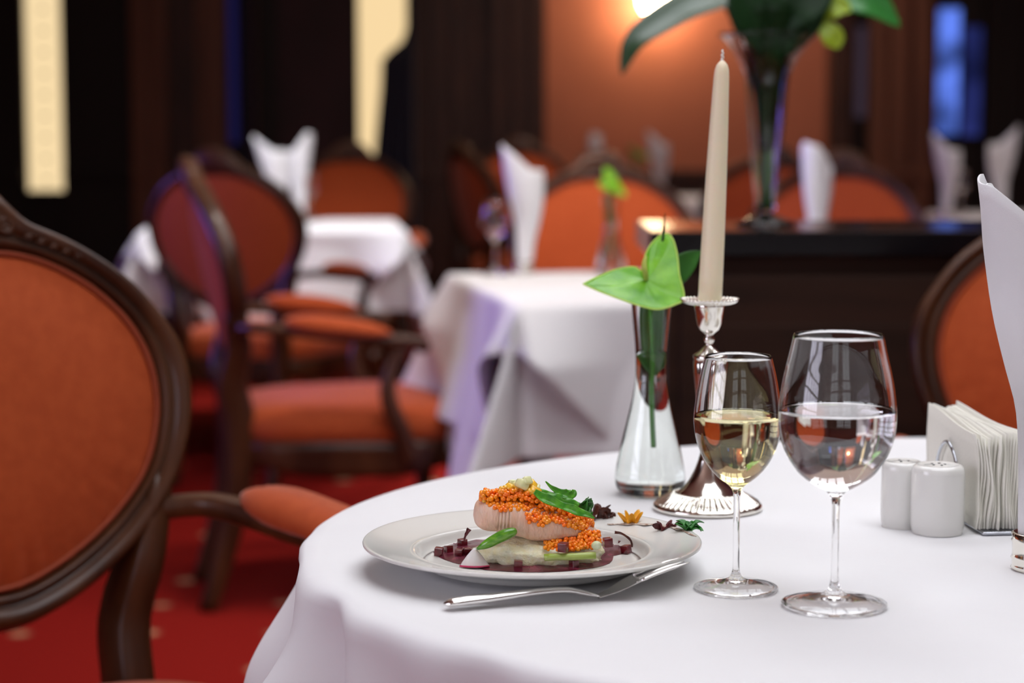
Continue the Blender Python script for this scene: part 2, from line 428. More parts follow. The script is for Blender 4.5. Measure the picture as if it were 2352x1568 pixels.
        # arm and its curved support
        bm=B(); P=[backpt(.205*s,.650,.0),(-.20,.258*s,.656),(-.08,.285*s,.643),(.04,.300*s,.630),(.115,.303*s,.626),(.150,.302*s,.620),(.146,.300*s,.600)]
        tube(bm,smoothpath(P,5),[.017]*5+[.0175]*10+[.019]*9+[.021]*4+[.017,.013,.008],12,sq=(1.0,.75))
        P=[(.120,.302*s,.628),(.085,.301*s,.575),(.075,.298*s,.50),(.110,.290*s,.41),(.13,.286*s,.35)]
        tube(bm,smoothpath(P,5),[.016,.0155,.015,.015,.015,.016,.017,.018,.019,.020,.021,.022,.022,.023,.023,.023,.023,.023,.023,.023,.023],10,sq=(.9,.9))
        am=obj('arm',bm,wood,r)
        bm=B(); ell(bm,(-.035,.291*s,.658),(.115,.038,.026),28,14,lambda d:1+.10*abs(d.x*d.y)*3)
        for v in bm.verts:
            v.co.z-= (v.co.x+.045)*.13; v.co.y+=s*(v.co.x+.045)*.10
            if v.co.z<.650: v.co.z=.650+(v.co.z-.650)*.6
        obj('arm_pad',bm,fabric,am)
    return r
chair0=make_chair('x',None); used=[False]
def place_chair(bxy,face,label):
    """bxy = floor position under the middle of the oval back, face = facing angle in degrees"""
    c=chair0 if not used[0] else copy_tree(chair0); used[0]=True
    a=math.radians(face); c.location=(bxy[0]+.31*math.cos(a),bxy[1]+.31*math.sin(a),0); c.rotation_euler=(0,0,a)
    c.scale=(1,1,1); tagp(c,label,'chair','oval-back armchairs of the dining room'); return c
def at(px,Y): return ((px-1176)/S(Y,.8),Y)
place_chair(at(-76,2.33),-50,'nearest orange armchair with carved crest, cut off by the left edge'); chair0.scale=(1,.98,1.014)
place_chair(at(472,4.84),11,'side-on armchair with bright orange seat, left of the middle white table')
place_chair(at(506,6.25),72,'armchair seen from behind, its oval back overlapping the far left white table')
place_chair(at(803,8.35),-93,'reddish armchair behind the far left white table, below the lit window')
place_chair(at(1384,5.72),-84,'bright orange armchair behind the small flower vase on the middle table')
place_chair((.83,2.95),-100,'dark orange armchair beyond the paper napkins, in front of the sideboard at the right edge')
place_chair(at(1775,7.3),-95,'armchair seen through and behind the tall flower vase on the sideboard')
place_chair(at(1925,6.0),-112,'shadowed rust armchair behind the sideboard, right of its white napkin')
place_chair(at(1072,9.0),22,'purple-lit armchair turned side-on, left of the napkin on the middle table')
place_chair(at(1194,10.45),-86,'small far orange armchair peeking out behind the napkin of the middle table')

# ================================================================== TABLES
def drape_square(a,drop,seed,n=90):
    rnd=random.Random(seed); ph=[rnd.uniform(0,6.28) for _ in range(8)]
    L=a+drop; bm=B()
    def f(u,v):
        x=(u*2-1)*L; y=(v*2-1)*L; ex=max(abs(x)-a,0); ey=max(abs(y)-a,0); sx=math.copysign(1,x); sy=math.copysign(1,y)
        if ex==0 and ey==0: return Vector((x,y,0))
        if ex>0 and ey>0:
            r=math.hypot(ex,ey); th=math.atan2(ey,ex); fl=.07+.42*math.sin(2*th)**2
            d=Vector((math.cos(th)*sx,math.sin(th)*sy,0)).normalized()
            # pull direction toward the diagonal so the fold stands out like a fin
            dg=Vector((sx,sy,0)).normalized(); d=(d*.35+dg*.65*math.sin(2*th)+d*.0)
            if d.length<1e-6: d=Vector((math.cos(th)*sx,math.sin(th)*sy,0))
            d.normalize()
            return Vector((a*sx,a*sy,0))+d*(r*fl)+Vector((0,0,-r*math.sqrt(1-fl*fl)))
        e=ex or ey; t=e/drop; w=y if ex else x
        wave=.020*t*(math.sin(w*9+ph[0])+.6*math.sin(w*17+ph[1]))+.03*t
        fe=.07*e+wave
        if ex: return Vector((sx*(a+fe),y,-e*.995))
        return Vector((x,sy*(a+fe),-e*.995))
    grid(bm,f,n,n); return bm
def drape_diamond(a,D,seed,n=120):
    bm=B(); L=D-a; 
    def f(u,v):
        s_=(u*2-1)*D; t_=(v*2-1)*D; x=(s_+t_)/2; y=(s_-t_)/2
        ex=max(abs(x)-a,0); ey=max(abs(y)-a,0); sx=math.copysign(1,x); sy=math.copysign(1,y)
        if ex==0 and ey==0: return Vector((x,y,0))
        if ex>0 and ey>0:
            r=math.hypot(ex,ey); dg=Vector((sx,sy,0)).normalized(); th=math.atan2(ey,ex); fl=.15+.35*math.sin(2*th)
            return Vector((a*sx,a*sy,0))+dg*(r*fl)+Vector((0,0,-r*math.sqrt(1-fl*fl)))
        e=ex or ey; w=y if ex else x; t=e/L
        fe=.10*e+.028*t*math.sin(w*8+seed)+.016*t*math.sin(w*21+seed*2)
        # sides of the hanging corner lift off near the table corners
        fe+=.07*min(1,e/.12)*math.exp(-((a-abs(w))/.13)**2)
        return Vector((sx*(a+fe),y,-e*.99)) if ex else Vector((x,sy*(a+fe),-e*.99))
    grid(bm,f,n,n); return bm
def overlay(cx,cy,rot,a,D,label,seed):
    c=obj('table_topper',drape_diamond(a+.008,D,seed),linen,solid=.0015); c.location=(cx,cy,.7505); c.rotation_euler=(0,0,math.radians(rot))
    tagp(c,label,'tablecloth','diagonal top cloths')
def square_table(cx,cy,rot,a,drop,tl,cl,seed):
    t=root('dining_table',tl,'table',(cx,cy,0),math.radians(rot),'square tables with white cloths')
    obj('tabletop',box(B(),-a+.01,a-.01,-a+.01,a-.01,.715,.744,.004),wood,t,smooth=False)
    for sx in (-1,1):
        for sy in (-1,1):
            bm=B(); tube(bm,[(sx*(a-.06),sy*(a-.06),.72),(sx*(a-.055),sy*(a-.055),0)],[.028,.018],8); obj('leg',bm,wood,t)
    c=obj('tablecloth',drape_square(a,drop,seed),linen,solid=.0015,sub=1); c.location=(cx,cy,.7485); c.rotation_euler=(0,0,math.radians(rot))
    tagp(c,cl,'tablecloth','white cloths on the square tables')
    return c
square_table(.369,4.62,10.5,.44,.30,'square middle table hidden under its white cloth','long white under-cloth hanging nearly to the floor on the middle table',1)
square_table(-.83,7.30,6,.43,.26,'square table of the far left under a pale cloth','greyish white cloth on the far left table behind the side-on chair',2)
square_table(.74,9.95,0,.40,.30,'small distant table by the salmon wall under a cloth','pinkish white cloth on the distant table below the salmon wall, seen left of the candle',3)
square_table(2.12,8.0,0,.45,.30,'far right table under a cloth behind the sideboard','white cloth edge showing above the sideboard at the far right',4)

overlay(.369,4.62,10.5,.44,.99,'white top cloth laid diagonally on the middle table, corner edge hanging toward the camera',1.3)
overlay(-.83,7.30,6,.43,.95,'pale top cloth laid diagonally on the far left table',2.2)
# near round table
TC=(.507,1.782); TR=.648
t=root('round_table','near dining table with curved edge, hidden by its white cloth','table',(TC[0],TC[1],0)); t.scale=(1.071,.937,1)
bm=B(); lathe(bm,[(0,.712),(TR-.06,.712),(TR-.05,.72),(TR-.05,.740),(TR-.058,.744),(0,.744)],72); obj('tabletop',bm,wood,t)
bm=B(); lathe(bm,[(0,0),(.26,0),(.27,.02),(.10,.06),(.05,.12),(.045,.4),(.06,.6),(.09,.712),(0,.712)],32); obj('pedestal',bm,wood,t)
bm=B()
def foldwave(a,t):
    # folds of the hanging skirt
    w=.020*math.sin(a*11+1.1)+.014*math.sin(a*17+.4+1.5*math.sin(a*3))+.010*math.sin(a*29+2)
    return w
def clothf(u,v):
    a=u*2*PI
    NT=34
    if v<.42:
        r=v/.42*(TR-.014); z=0
        x=r*math.cos(a); y=r*math.sin(a)
        return Vector((x,y,.0004*math.sin(x*23+y*7)+.0003*math.sin(y*31)))
    s=(v-.42)/.58*.42          # arc length past the edge start
    rb=.014; q=rb*PI/2
    if s<q:
        th=s/rb; r=TR-rb+rb*math.sin(th); z=-rb*(1-math.cos(th)); k=0
        k=s/q*.0
    else:
        e=s-q; z=-rb-e*.985; r=TR-.01*e; k=min(1,e/.14); k=k*k*(3-2*k)
    dr=foldwave(a,k)*k*1.8
    if s>q*.4: dr+=.006*math.sin(a*15+.8)*min(1,(s-q*.4)/.03)
    # pinch creases that run up to the table edge
    for ac,am,wd in ((3.50,.050,.045),(3.60,-.026,.05),(3.84,.046,.06),(4.10,.034,.06),(4.42,.042,.06),(3.24,.022,.07),(3.05,.02,.06)):
        d=(a-ac)/wd; 
        if s>0: dr-=am*math.exp(-d*d)*min(1,s/.10)*.9
    r+=dr
    aa=a+.06*k*math.sin(a*9)
    return Vector((r*math.cos(aa),r*math.sin(aa),z))
grid(bm,clothf,420,90,True); bmesh.ops.remove_doubles(bm,verts=bm.verts[:],dist=1e-5)
clothbump=mat('near_linen',(.80,.795,.80),.85,spec=.2,bump=.35,bscale=14,col2=(.775,.77,.78),scale=5)
c=obj('tablecloth',bm,clothbump,solid=.0012); c.location=(TC[0],TC[1],.7494); c.scale=(1.071,.937,1); tagp(c,'large white linen cloth on the near table, carrying the plate and glasses','tablecloth')
ZT=.7505

# ================================================================== SIDEBOARD
sb=root('sideboard','tall dark brown sideboard with black top standing behind the candle','sideboard',(.75,3.375,0))
x0,x1=-.54,.62
obj('body',box(B(),x0+.03,x1,-.155,.155,.0,.905),sidewood,sb,smooth=False)
for k in range(2):
    xa=x0+.05+k*.56; bm=B(); box(bm,xa,xa+.53,-.168,-.154,.06,.875,.003); box(bm,xa+.06,xa+.47,-.171,-.166,.12,.80,.003)
    d=obj('door',bm,sidewood,sb,smooth=False)
    bm=B(); ell(bm,(xa+(.49 if k==0 else .04),-.183,.5),(.012,.012,.012)); obj('knob',bm,silver,d)
obj('top',box(B(),x0,x1+.02,-.185,.185,.905,.944,.004),blacktop,sb,smooth=False)
ZS=.944

# ================================================================== GLASSWARE
def pxprof(Y,pts):
    out=[]
    for h,y in pts:
        z=WD(1176,y,Y).z; out.append((h/S(Y,z),z))
    return out
def wine_glass(cx,Y,outer_px,level,bottom_px,thick,liquid,label,lname,grp=None,cat='glass'):
    o=pxprof(Y,outer_px); zb=o[-1][1]; sh=ZT-zb+.0003
    o=[(r,z+sh) for r,z in o]                      # rim ... foot
    fine=[]
    for i in range(len(o)-1):
        for k in range(4):
            t=k/4; a,b,c,d=o[max(i-1,0)],o[i],o[i+1],o[min(i+2,len(o)-1)]
            fine.append(tuple(.5*((2*b[q])+(c[q]-a[q])*t+(2*a[q]-5*b[q]+4*c[q]-d[q])*t*t+(3*b[q]-a[q]-3*c[q]+d[q])*t**3) for q in (0,1)))
    fine.append(o[-1])
    zin=WD(1176,bottom_px,Y).z+sh
    inner=[]
    for (r,z) in fine:
        if z>zin+.002:
            inner.append((max(r-thick,.0),z if z<fine[0][1]-.0005 else z))
    # smooth inner bottom
    rl,zl=inner[-1]
    for k in range(1,6):
        a=k/5*PI/2; inner.append((rl*math.cos(a) if k<5 else 0,zl-(zl-zin)*math.sin(a)))
    zr=fine[0][1]
    prof=[(0,ZT+.0042),(fine[-1][0]*.25,ZT+.0034),(fine[-1][0]*.6,ZT+.0014),(fine[-1][0]*.86,ZT-.0002),(fine[-1][0]*.90,ZT-.0011),(fine[-1][0]*.97,ZT-.0011)]+fine[::-1]+[(fine[0][0]-thick*.5,zr+thick*.45)]+inner
    rt=root('wine_glass',label,cat,(cx,Y,ZT),group=grp)
    bm=B(); lathe(bm,[(r,z-ZT) for r,z in prof],96); obj('glass_body',bm,glass,rt)
    if liquid:
        zl=WD(1176,level,Y).z+sh; lp=[(r+.0003 if r>0 else 0,z-ZT-(.0001)) for r,z in inner if z<zl-.0006]
        rr=lp[0][0]
        # meniscus
        top=[(0,zl-ZT),(rr*.9,zl-ZT),(rr-.0012,zl-ZT+.0002),(rr,zl-ZT+.0012)]
        bm=B(); lathe(bm,top+lp,96); q=obj(lname,bm,liquid)
        q.location=(cx,Y,ZT)
        tagp(q,'pale yellow white wine filling the small wine glass' if lname=='white_wine' else 'clear water half filling the large wine glass','drink')
    return rt
g1=W(1690,1351,ZT); g2=W(1916,1390,ZT)
wine_glass(g1.x,g1.y,[(76,821),(86,860),(95,910),(100.5,955),(99,990),(90,1030),(70,1070),(45,1098),(22,1115),(10,1130),(8,1160),(7.5,1290),(10,1318),(20,1331),(45,1338),(85,1345),(97,1350),(95,1354)],958,1113,.0011,wineM,'small wine glass holding white wine, in front of the candlestick','white_wine')
wine_glass(g2.x,g2.y,[(102,773),(112,820),(124,870),(132,920),(135,960),(131,1005),(115,1050),(88,1090),(55,1115),(25,1132),(11,1152),(8.5,1185),(8,1300),(11,1345),(23,1364),(50,1372),(95,1380),(119,1386),(120,1390),(118,1394)],947,1128,.0011,waterM,'large wine glass holding water, right of the smaller wine glass','water')

# background wine glasses (same shape as the small one, empty)
def far_glass(px,Y,ztab,label,sc_=1.0):
    prof=[(0,.003),(.02,.0016),(.032,.0),(.033,.002),(.02,.006),(.006,.012),(.003,.02),(.003,.075),(.008,.083),(.024,.098),(.032,.115),(.034,.13),(.031,.155),(.026,.178),(.025,.178),(.030,.155),(.033,.13),(.031,.115),(.023,.1),(0,.088)]
    r=root('wine_glass',label,'glass',((px-1176)/S(Y,ztab),Y,ztab),group='wine glasses on the background tables')
    bm=B(); lathe(bm,prof,32); obj('glass_body',bm,glass,r); return r
ZB=.7525
far_glass(1138,4.93,ZB,'empty wine glass catching violet light beside the napkin on the middle table')
far_glass(712,7.62,ZB,'empty wine glass right of the forked napkins on the far left table')
far_glass(2205,8.1,ZB,'empty wine glass between the two napkins of the far right table')

# ================================================================== SMALL VASE WITH ANTHURIUM
def vase_set(cx,Y,ztab,first=True,labels=None,scale=1,rot=0):
    pass
VY=W(1493,1133,ZT).y; VX=W(1493,1133,ZT).x
vo=pxprof(VY,[(46,690),(44,720),(40,760),(36,805),(35,845),(37,880),(45,925),(57,975),(70,1030),(79,1075),(81,1100),(77,1118),(68,1128),(60,1132)])
sh=ZT-vo[-1][1]; vo=[(r,z+sh-ZT) for r,z in vo]
def refine(o,m=4):
    f=[]
    for i in range(len(o)-1):
        a,b,c,d=o[max(i-1,0)],o[i],o[i+1],o[min(i+2,len(o)-1)]
        for k in range(m):
            t=k/m; f.append(tuple(.5*((2*b[q])+(c[q]-a[q])*t+(2*a[q]-5*b[q]+4*c[q]-d[q])*t*t+(3*b[q]-a[q]-3*c[q]+d[q])*t**3) for q in (0,1)))
    f.append(o[-1]); return f
vf=refine(vo); vth=.0022
vin=[(max(r-vth,.001),z) for r,z in vf if z>.011]; vin+=[(vin[-1][0]*.8,.0085),(vin[-1][0]*.4,.0078),(0,.0075)]
vprof=[(0,-.0011),(.018,-.0011),(vf[-1][0]*.96,-.0011)]+vf[::-1]+[(vf[0][0]-vth*.5,vf[0][1]+.001)]+vin
zw=WD(1176,806,VY).z-ZT+sh
def PV(px,py,dy): # local point for the near vase, dy depth offset
    p=WD(px,py,VY+dy); return Vector((p.x-VX,p.y-VY,p.z-ZT))
vz=root('bud_vase','clear glass bud vase on the near table, left of the candlestick','vase',(VX,VY,ZT),group='glass bud vases with green anthurium')
bm=B(); lathe(bm,vprof,64); obj('glass_body',bm,vglass,vz)
wp=[(r+.0006 if r>0 else 0,z-.0002) for r,z in vin if z<zw]; 
bm=B(); lathe(bm,[(0,zw),(wp[0][0]-.001,zw),(wp[0][0],zw+.0008)]+wp,64); wv=obj('water',bm,waterM,vz); wv['label']='clear water inside the vase'

def fan_leaf(bm,centre,rim,rings=10,bulge=0,nrm=Vector((0,-1,.3)),ripple=0):
    """surface from a centre point out to a closed rim of points, with a belly"""
    R=smoothpath(rim+[rim[0]],5)[:-1]; n=len(R); prev=None; cv=bm.verts.new(centre)
    for k in range(1,rings+1):
        t=k/rings; ring=[]
        for i,p in enumerate(R):
            q=Vector(centre).lerp(p,t)+nrm*bulge*math.sin(PI*t)*(1-.3*t)+nrm*ripple*math.sin(i/n*2*PI*7)*math.sin(PI*t)
            ring.append(bm.verts.new(q))
        for i in range(n):
            j=(i+1)%n
            if prev is None: bm.faces.new((cv,ring[i],ring[j]))
            else: bm.faces.new((prev[i],ring[i],ring[j],prev[j]))
        prev=ring
    return bm,[v.co.copy() for v in prev]
def blade(bm,path,width,nrm=(0,-1,0),cup=.25,n=24,m=9,wave=0):
    """leaf blade along a path; width list sampled"""
    P=smoothpath(path,8); N=len(P); nrm=Vector(nrm)
    def f(u,v):
        k=u*(N-1); i=min(int(k),N-2); t=k-i; p=P[i].lerp(P[i+1],t); tg=(P[i+1]-P[i]).normalized()
        sd=tg.cross(nrm); sd=sd.normalized() if sd.length>1e-6 else Vector((1,0,0)); nn=sd.cross(tg).normalized()
        w=sinterp([(j/(len(width)-1),x) for j,x in enumerate(width)],u); w=max(w,.0001); q=v*2-1
        return p+sd*q*w+nn*(cup*w*(q*q)-wave*w*math.sin(u*20)*q*q)
    grid(bm,f,n,m); return bm

an=root('anthurium','lime green anthurium in the near bud vase, left of the candle','flower',(VX,VY,ZT),group='green anthuriums in the bud vases')
# spathe: a low left lobe and an upright right lobe around the notch
cen=PV(1484,640,-.004)
rim=[PV(1340,652,-.020),PV(1372,636,-.004),PV(1415,619,.012),PV(1455,613,.014),PV(1474,622,.008),PV(1478,600,.012),PV(1492,566,.020),PV(1514,543,.026),PV(1531,537,.026),PV(1545,550,.020),PV(1555,585,.010),PV(1560,630,-.004),PV(1571,683,-.018),PV(1548,700,-.028),PV(1510,710,-.036),PV(1470,702,-.040),PV(1420,685,-.038),PV(1375,668,-.030)]
bm=B(); _,edge=fan_leaf(bm,cen,rim,12,.006,Vector((0,-.6,-.8)),.0012); sp_=obj('spathe',bm,spathe,an,solid=.0009)
bm=B(); tube(bm,edge+[edge[0]],.0009,6,caps=False); obj('spathe_edge',bm,spathepale,sp_)['label']='pale green rim of the spathe'
bm=B(); tube(bm,smoothpath([PV(1484,642,-.006),PV(1481,622,-.010),PV(1480,604,-.008),PV(1484,588,-.004)],4),[.0022,.0026,.0028,.0029,.0029,.0028,.0027,.0026,.0024,.0022,.0019,.0015,.0008],10); obj('spadix',bm,spadixM,an)
bm=B(); tube(bm,smoothpath([PV(1484,642,0),PV(1492,700,.0),PV(1499,800,0),PV(1496,900,0),PV(1499,1028,.002)],8),.0019,8); obj('stem',bm,stemM,an)
bm=B(); blade(bm,[PV(1500,862,.002),PV(1499,820,.004),PV(1498,760,.006),PV(1500,700,.006),PV(1506,660,.006)],[.0015,.0095,.0125,.0125,.010],(0,-1,0),-.35); obj('leaf',bm,leafM,an,solid=.0005)
bm=B(); blade(bm,[PV(1540,650,.012),PV(1558,622,.014),PV(1582,598,.016),PV(1609,577,.018)],[.009,.012,.0095,.0003],(0,-1,.2),.25); obj('leaf',bm,leafM,an,solid=.0005)
bm=B(); tube(bm,smoothpath([PV(1520,600,.022),PV(1523,545,.022),PV(1525,515,.022),PV(1528,488,.020)],4),[.0018,.0018,.0017,.0016,.0015,.0014,.0013,.0012,.0010,.0009,.0007,.0005,.0003],6); obj('leaf_tip',bm,leafdark,an)
for (px,Y,rz,lv,la) in ((1403,4.92,.9,'glass bud vase on the middle table in front of the orange chair','round green anthurium on the middle table in front of the orange chair back'),
                        (1462,9.75,2.3,'tiny glass bud vase on the distant table by the salmon wall','small green anthurium on the distant table beside the white napkin')):
    x=(px-1176)/S(Y,ZB)
    for src,l in ((vz,lv),(an,la)):
        c=copy_tree(src); c.location=(x,Y,ZB); c.rotation_euler=(0,0,rz); c['label']=l

# ================================================================== CANDLESTICK + CANDLE
cs=W(1625,1168,ZT); CY=cs.y; CX=cs.x
st=root('candlestick','silver candlestick with fluted foot and drip pan behind the wine glass','candlestick',(CX,CY,ZT))
bs=[(p[0],p[1]) for p in pxprof(CY,[(126,1168)])]; 
RB=bs[0][0]
def flb(k,a,r,z):
    if 5<=k<=8: return r*(1+.006*math.cos(a*48)),z+.0011*math.cos(a*48)
    return r,z
foot=[(0,.001),(RB*.97,.0),(RB*1.0,.002),(RB*.985,.0048),(RB*.95,.006),(RB*.93,.0065),(RB*.84,.0095),(RB*.74,.0125),(RB*.64,.0150),(RB*.60,.0158),(RB*.585,.0145),(RB*.56,.0145),(RB*.54,.0165),(RB*.44,.0205),(RB*.34,.0275),(RB*.25,.0365),(RB*.18,.046),(RB*.13,.0545)]
bm=B(); lathe(bm,foot+[(0,.0545)],192,flb); obj('foot',bm,silver,st)
def zc(y): return WD(1176,y,CY).z-ZT+ (ZT-WD(1176,1168,CY).z)
bal=[(0,zc(1064)),(13,zc(1064)),(19,zc(1060)),(19,zc(1055)),(12,zc(1051)),(10,zc(1045)),(13,zc(1020)),(20,zc(970)),(28,zc(910)),(33,zc(860)),(35,zc(835)),(33,zc(826)),(36,zc(822)),(37,zc(817)),(33,zc(813)),(24,zc(808)),(16,zc(800)),(10,zc(794)),(8,zc(789)),(11,zc(784)),(13,zc(779)),(11,zc(773)),(8,zc(769)),(12,zc(765)),(22,zc(757)),(28,zc(744)),(31,zc(725)),(34,zc(705)),(38,zc(696))]
SC=S(CY,.9); bal=[(r/SC,z) for r,z in bal]
def flr(k,a,r,z): return (r*(1+.05*abs(math.sin(a*4))**.6) if 5<k<12 else r),z
bm=B(); lathe(bm,bal+[(0,bal[-1][1])],96,flr); obj('baluster',bm,silver,st)
pan=[(30/SC,zc(699)),(50/SC,zc(697)),(60/SC,zc(694)),(66.5/SC,zc(689)),(67/SC,zc(686)),(64/SC,zc(685.5)),(54/SC,zc(690)),(40/SC,zc(693)),(29/SC,zc(693)),(28.5/SC,zc(710)),(0,zc(712))]
def flp(k,a,r,z):
    if 2<=k<=6: return r*(1+.014*math.cos(a*40)),z+.0007*math.cos(a*40)
    return r,z
bm=B(); lathe(bm,[(0,zc(701))]+pan,160,flp); obj('drip_pan',bm,silver,st)
cd=root('candle','unlit ivory taper candle standing in the silver candlestick','candle',(CX,CY,ZT+zc(707)))
z0=zc(707); tilt=23/SC/ (zc(150)-z0)
def cpt(r,y): return (r/SC,zc(y)-z0)
cprof=[(0,0),cpt(27.3,707),cpt(27.3,640),cpt(26,520),cpt(24,400),cpt(21.5,300),cpt(19,220),cpt(17.5,175),cpt(16,160),cpt(12.5,149),cpt(7,142),cpt(3.5,139),(0,cpt(0,138)[1])]
bm=B(); lathe(bm,cprof,48)
for v in bm.verts: v.co.x+=v.co.z*tilt
obj('wax_body',bm,wax,cd)
bm=B(); pts=[]
for k in range(16):
    y=144-k*2; pts.append(((zc(y)-z0)*tilt+.0006*math.sin(k*1.3),.0004*math.cos(k*1.3),zc(y)-z0))
tube(bm,pts,[.0012]*10+[.0011,.001,.001,.0009,.0008,.0006],8); obj('wick',bm,mat('white_wick',(.75,.72,.66),.9),cd)

# ================================================================== SHAKERS, NAPKIN HOLDER
def shaker(px,py,r,h,label,holes):
    p=W(px,py,ZT); rt=root('shaker',label,'shaker',(p.x,p.y,ZT),group='porcelain salt and pepper shakers')
    bm=B(); pr=[(0,.0015),(r*.86,.0),(r*.93,.001),(r*.985,.006),(r,.014),(r*.995,h*.8),(r*.985,h*.90),(r*.93,h*.955),(r*.80,h*.985),(r*.68,h*.98),(r*.5,h*.972),(r*.25,h*.985),(0,h*.99)]
    lathe(bm,refine(pr,3),56); b=obj('shaker_body',bm,porcelain,rt)
    bm=B()
    for k in range(holes):
        a=2*PI*k/holes; lathe(bm,[(0,h*.994),(.0012,h*.992),(.0012,h*.97)],8,c=(r*.25*math.cos(a),r*.25*math.sin(a)))
    obj('pour_hole',bm,mat('dark_hole',(.05,.05,.05),.8),b)
    return rt
shaker(2071,1208,.0190,.060,'slimmer white porcelain shaker, left one of the pair before the paper napkins',3)
shaker(2152,1222,.0235,.0615,'wider white porcelain shaker, right one of the pair before the paper napkins',5)
hx,hy=.4185,1.905
hd=root('napkin_holder','steel napkin holder with wire arches packed with cream paper napkins','napkin holder',(hx,hy,ZT),math.radians(6))
obj('base_plate',box(B(),-.018,.020,-.105,.05,.0005,.003,.001),chrome,hd)
for s in (-.0215,.0225):
    bm=B(); P=[(s,-.045,.002),(s,-.045,.030),(s,-.036,.056),(s,-.012,.069),(s,.012,.056),(s,.021,.030),(s,.021,.002)]
    tube(bm,smoothpath(P,6),.0016,8); tube(bm,[(s,-.045,.002),(0,-.045,.002)],.0016,6); tube(bm,[(s,.021,.002),(0,.021,.002)],.0016,6); obj('wire_arch',bm,chrome,hd)
proto=None
NN=17
for k in range(NN):
    q=(k/(NN-1))*2-1
    bm=B(); rr=random.Random(k); hh=.083+rr.uniform(-.002,.002); y0=-.098+rr.uniform(-.003,.003); y1=.068+rr.uniform(-.004,.004)
    def f(u,v,q=q,hh=hh,y0=y0,y1=y1,rr=rr):
        y=y0+(y1-y0)*u; near=1-u
        fan=.0155+.0035*near**2+(.004*(v-.45)**2*4)*near
        x=q*fan+.0008*math.sin(v*9+q*5)*near
        z=.0042+hh*v-(.010*abs(q))*0+.004*u*v
        # the paper sags between arch and end
        return Vector((x,y+.002*math.sin(v*7+q*9),z+.002*math.sin(u*5+q*3)*v))
    grid(bm,f,16,8)
    n=obj('paper_napkin',bm,paper,solid=.0013); n.location=(hx,hy,ZT); n.rotation_euler=(0,0,math.radians(6))
    tagp(n,'cream paper napkin standing in the packed stack of the steel holder','napkin','paper napkins in the holder')

# ================================================================== CLOTH NAPKINS
def napkin_mesh():
    bm=B()
    L=[(.02,-.015),(.03,-.016),(.08,-.017),(.13,-.020),(.165,-.029),(.20,-.038),(.24,-.046),(.27,-.051),(.32,-.056)]
    R=[(.02,.015),(.03,.016),(.08,.022),(.12,.032),(.16,.041),(.20,.046),(.24,.044),(.27,.038),(.32,.030)]
    def shell(k0,span,off,top,tipamp,tipa,tipw):
        def f(u,v):
            a=k0+span*u
            dd=(a-tipa+PI)%(2*PI)-PI
            qq=((1+math.cos(dd))/2)**tipw; zt=top+tipamp*.94*min(1,qq*1.10)+.004*math.sin(a*3)
            z=.022+(zt-.022)*v
            l,r=sinterp(L,z),sinterp(R,z); cx=(l+r)/2; hw=(r-l)/2+off+.002*u
            hw*=1+.035*math.sin(a*5+z*30)*v
            return Vector((cx+hw*math.cos(a),hw*.72*math.sin(a),z))
        grid(bm,f,56,26)
    shell(.6,2*PI*1.02,0,.225,.095,PI,1.2)
    shell(-1.9,PI*.95,.004,.225,.035,-.6,2)
    shell(2.2,PI*.75,-.005,.245,.066,2.85,2.2)
    return bm
nk=napkin_mesh(); nap0=obj('cloth_napkin',nk,linen,solid=.0016)
ring_prof=[(.0205,0),(.0225,.002),(.0215,.004),(.0215,.008),(.0225,.010),(.0215,.012),(.0215,.022),(.0225,.024),(.0215,.026),(.0225,.030),(.0205,.031),(.0195,.030),(.0195,.001),(.0205,0)]
ringb=B(); lathe(ringb,ring_prof,48); ring0=obj('napkin_ring',ringb,silver)
first=[True]
def napkin(x,y,z,rz,label,rlabel,lean=0,s=1):
    if first[0]: n,r=nap0,ring0; first[0]=False
    else:
        n=nap0.copy(); r=ring0.copy(); C.objects.link(n); C.objects.link(r)
    n.location=(x,y,z); n.rotation_euler=(0,lean,rz); n.scale=(s,s,s); r.location=(x,y,z)
    tagp(n,label,'napkin','rolled white cloth napkins'); tagp(r,rlabel,'napkin ring','silver napkin rings')
nr=W(2386,1308,ZT)
napkin(nr.x,nr.y,ZT,0,'tall rolled white cloth napkin on the near table, cut off by the right edge','silver ribbed ring around the napkin on the near table')
def nap_at(px,Y,z,rz,l,rl,lean=0,s=1): napkin((px-1176)/S(Y,z),Y,z,rz,l,rl,lean,s)
nap_at(1203,4.93,ZB,.25,'white cloth napkin at the left corner of the middle table','silver ring of the napkin at the left corner of the middle table',0,.96)
nap_at(1872,4.98,ZB,1.1,'white cloth napkin rising behind the sideboard, right of the tall vase','silver ring of the napkin rising behind the sideboard',0,.98)
nap_at(648,7.45,ZB,.2,'left of the two forked white napkins on the far left table','silver ring under the left forked napkin',-.14)
nap_at(692,7.55,ZB,2.6,'right of the two forked white napkins on the far left table','silver ring under the right forked napkin',.03)
nap_at(1512,9.58,ZB,.3,'white napkin beside the small anthurium on the distant table','silver ring of the napkin beside the small anthurium')
nap_at(1366,9.85,ZB,1.6,'bluish white napkin tip showing above the crest of the bright orange chair','silver ring of the napkin behind the orange chair crest',0,.97)
nap_at(2172,7.85,ZB,-.1,'left napkin on the far right table, below the blue window','silver ring of the left napkin on the far right table')
nap_at(2300,7.95,ZB,3.0,'right napkin on the far right table, behind the near rolled napkin','silver ring of the right napkin on the far right table',0,1.08)

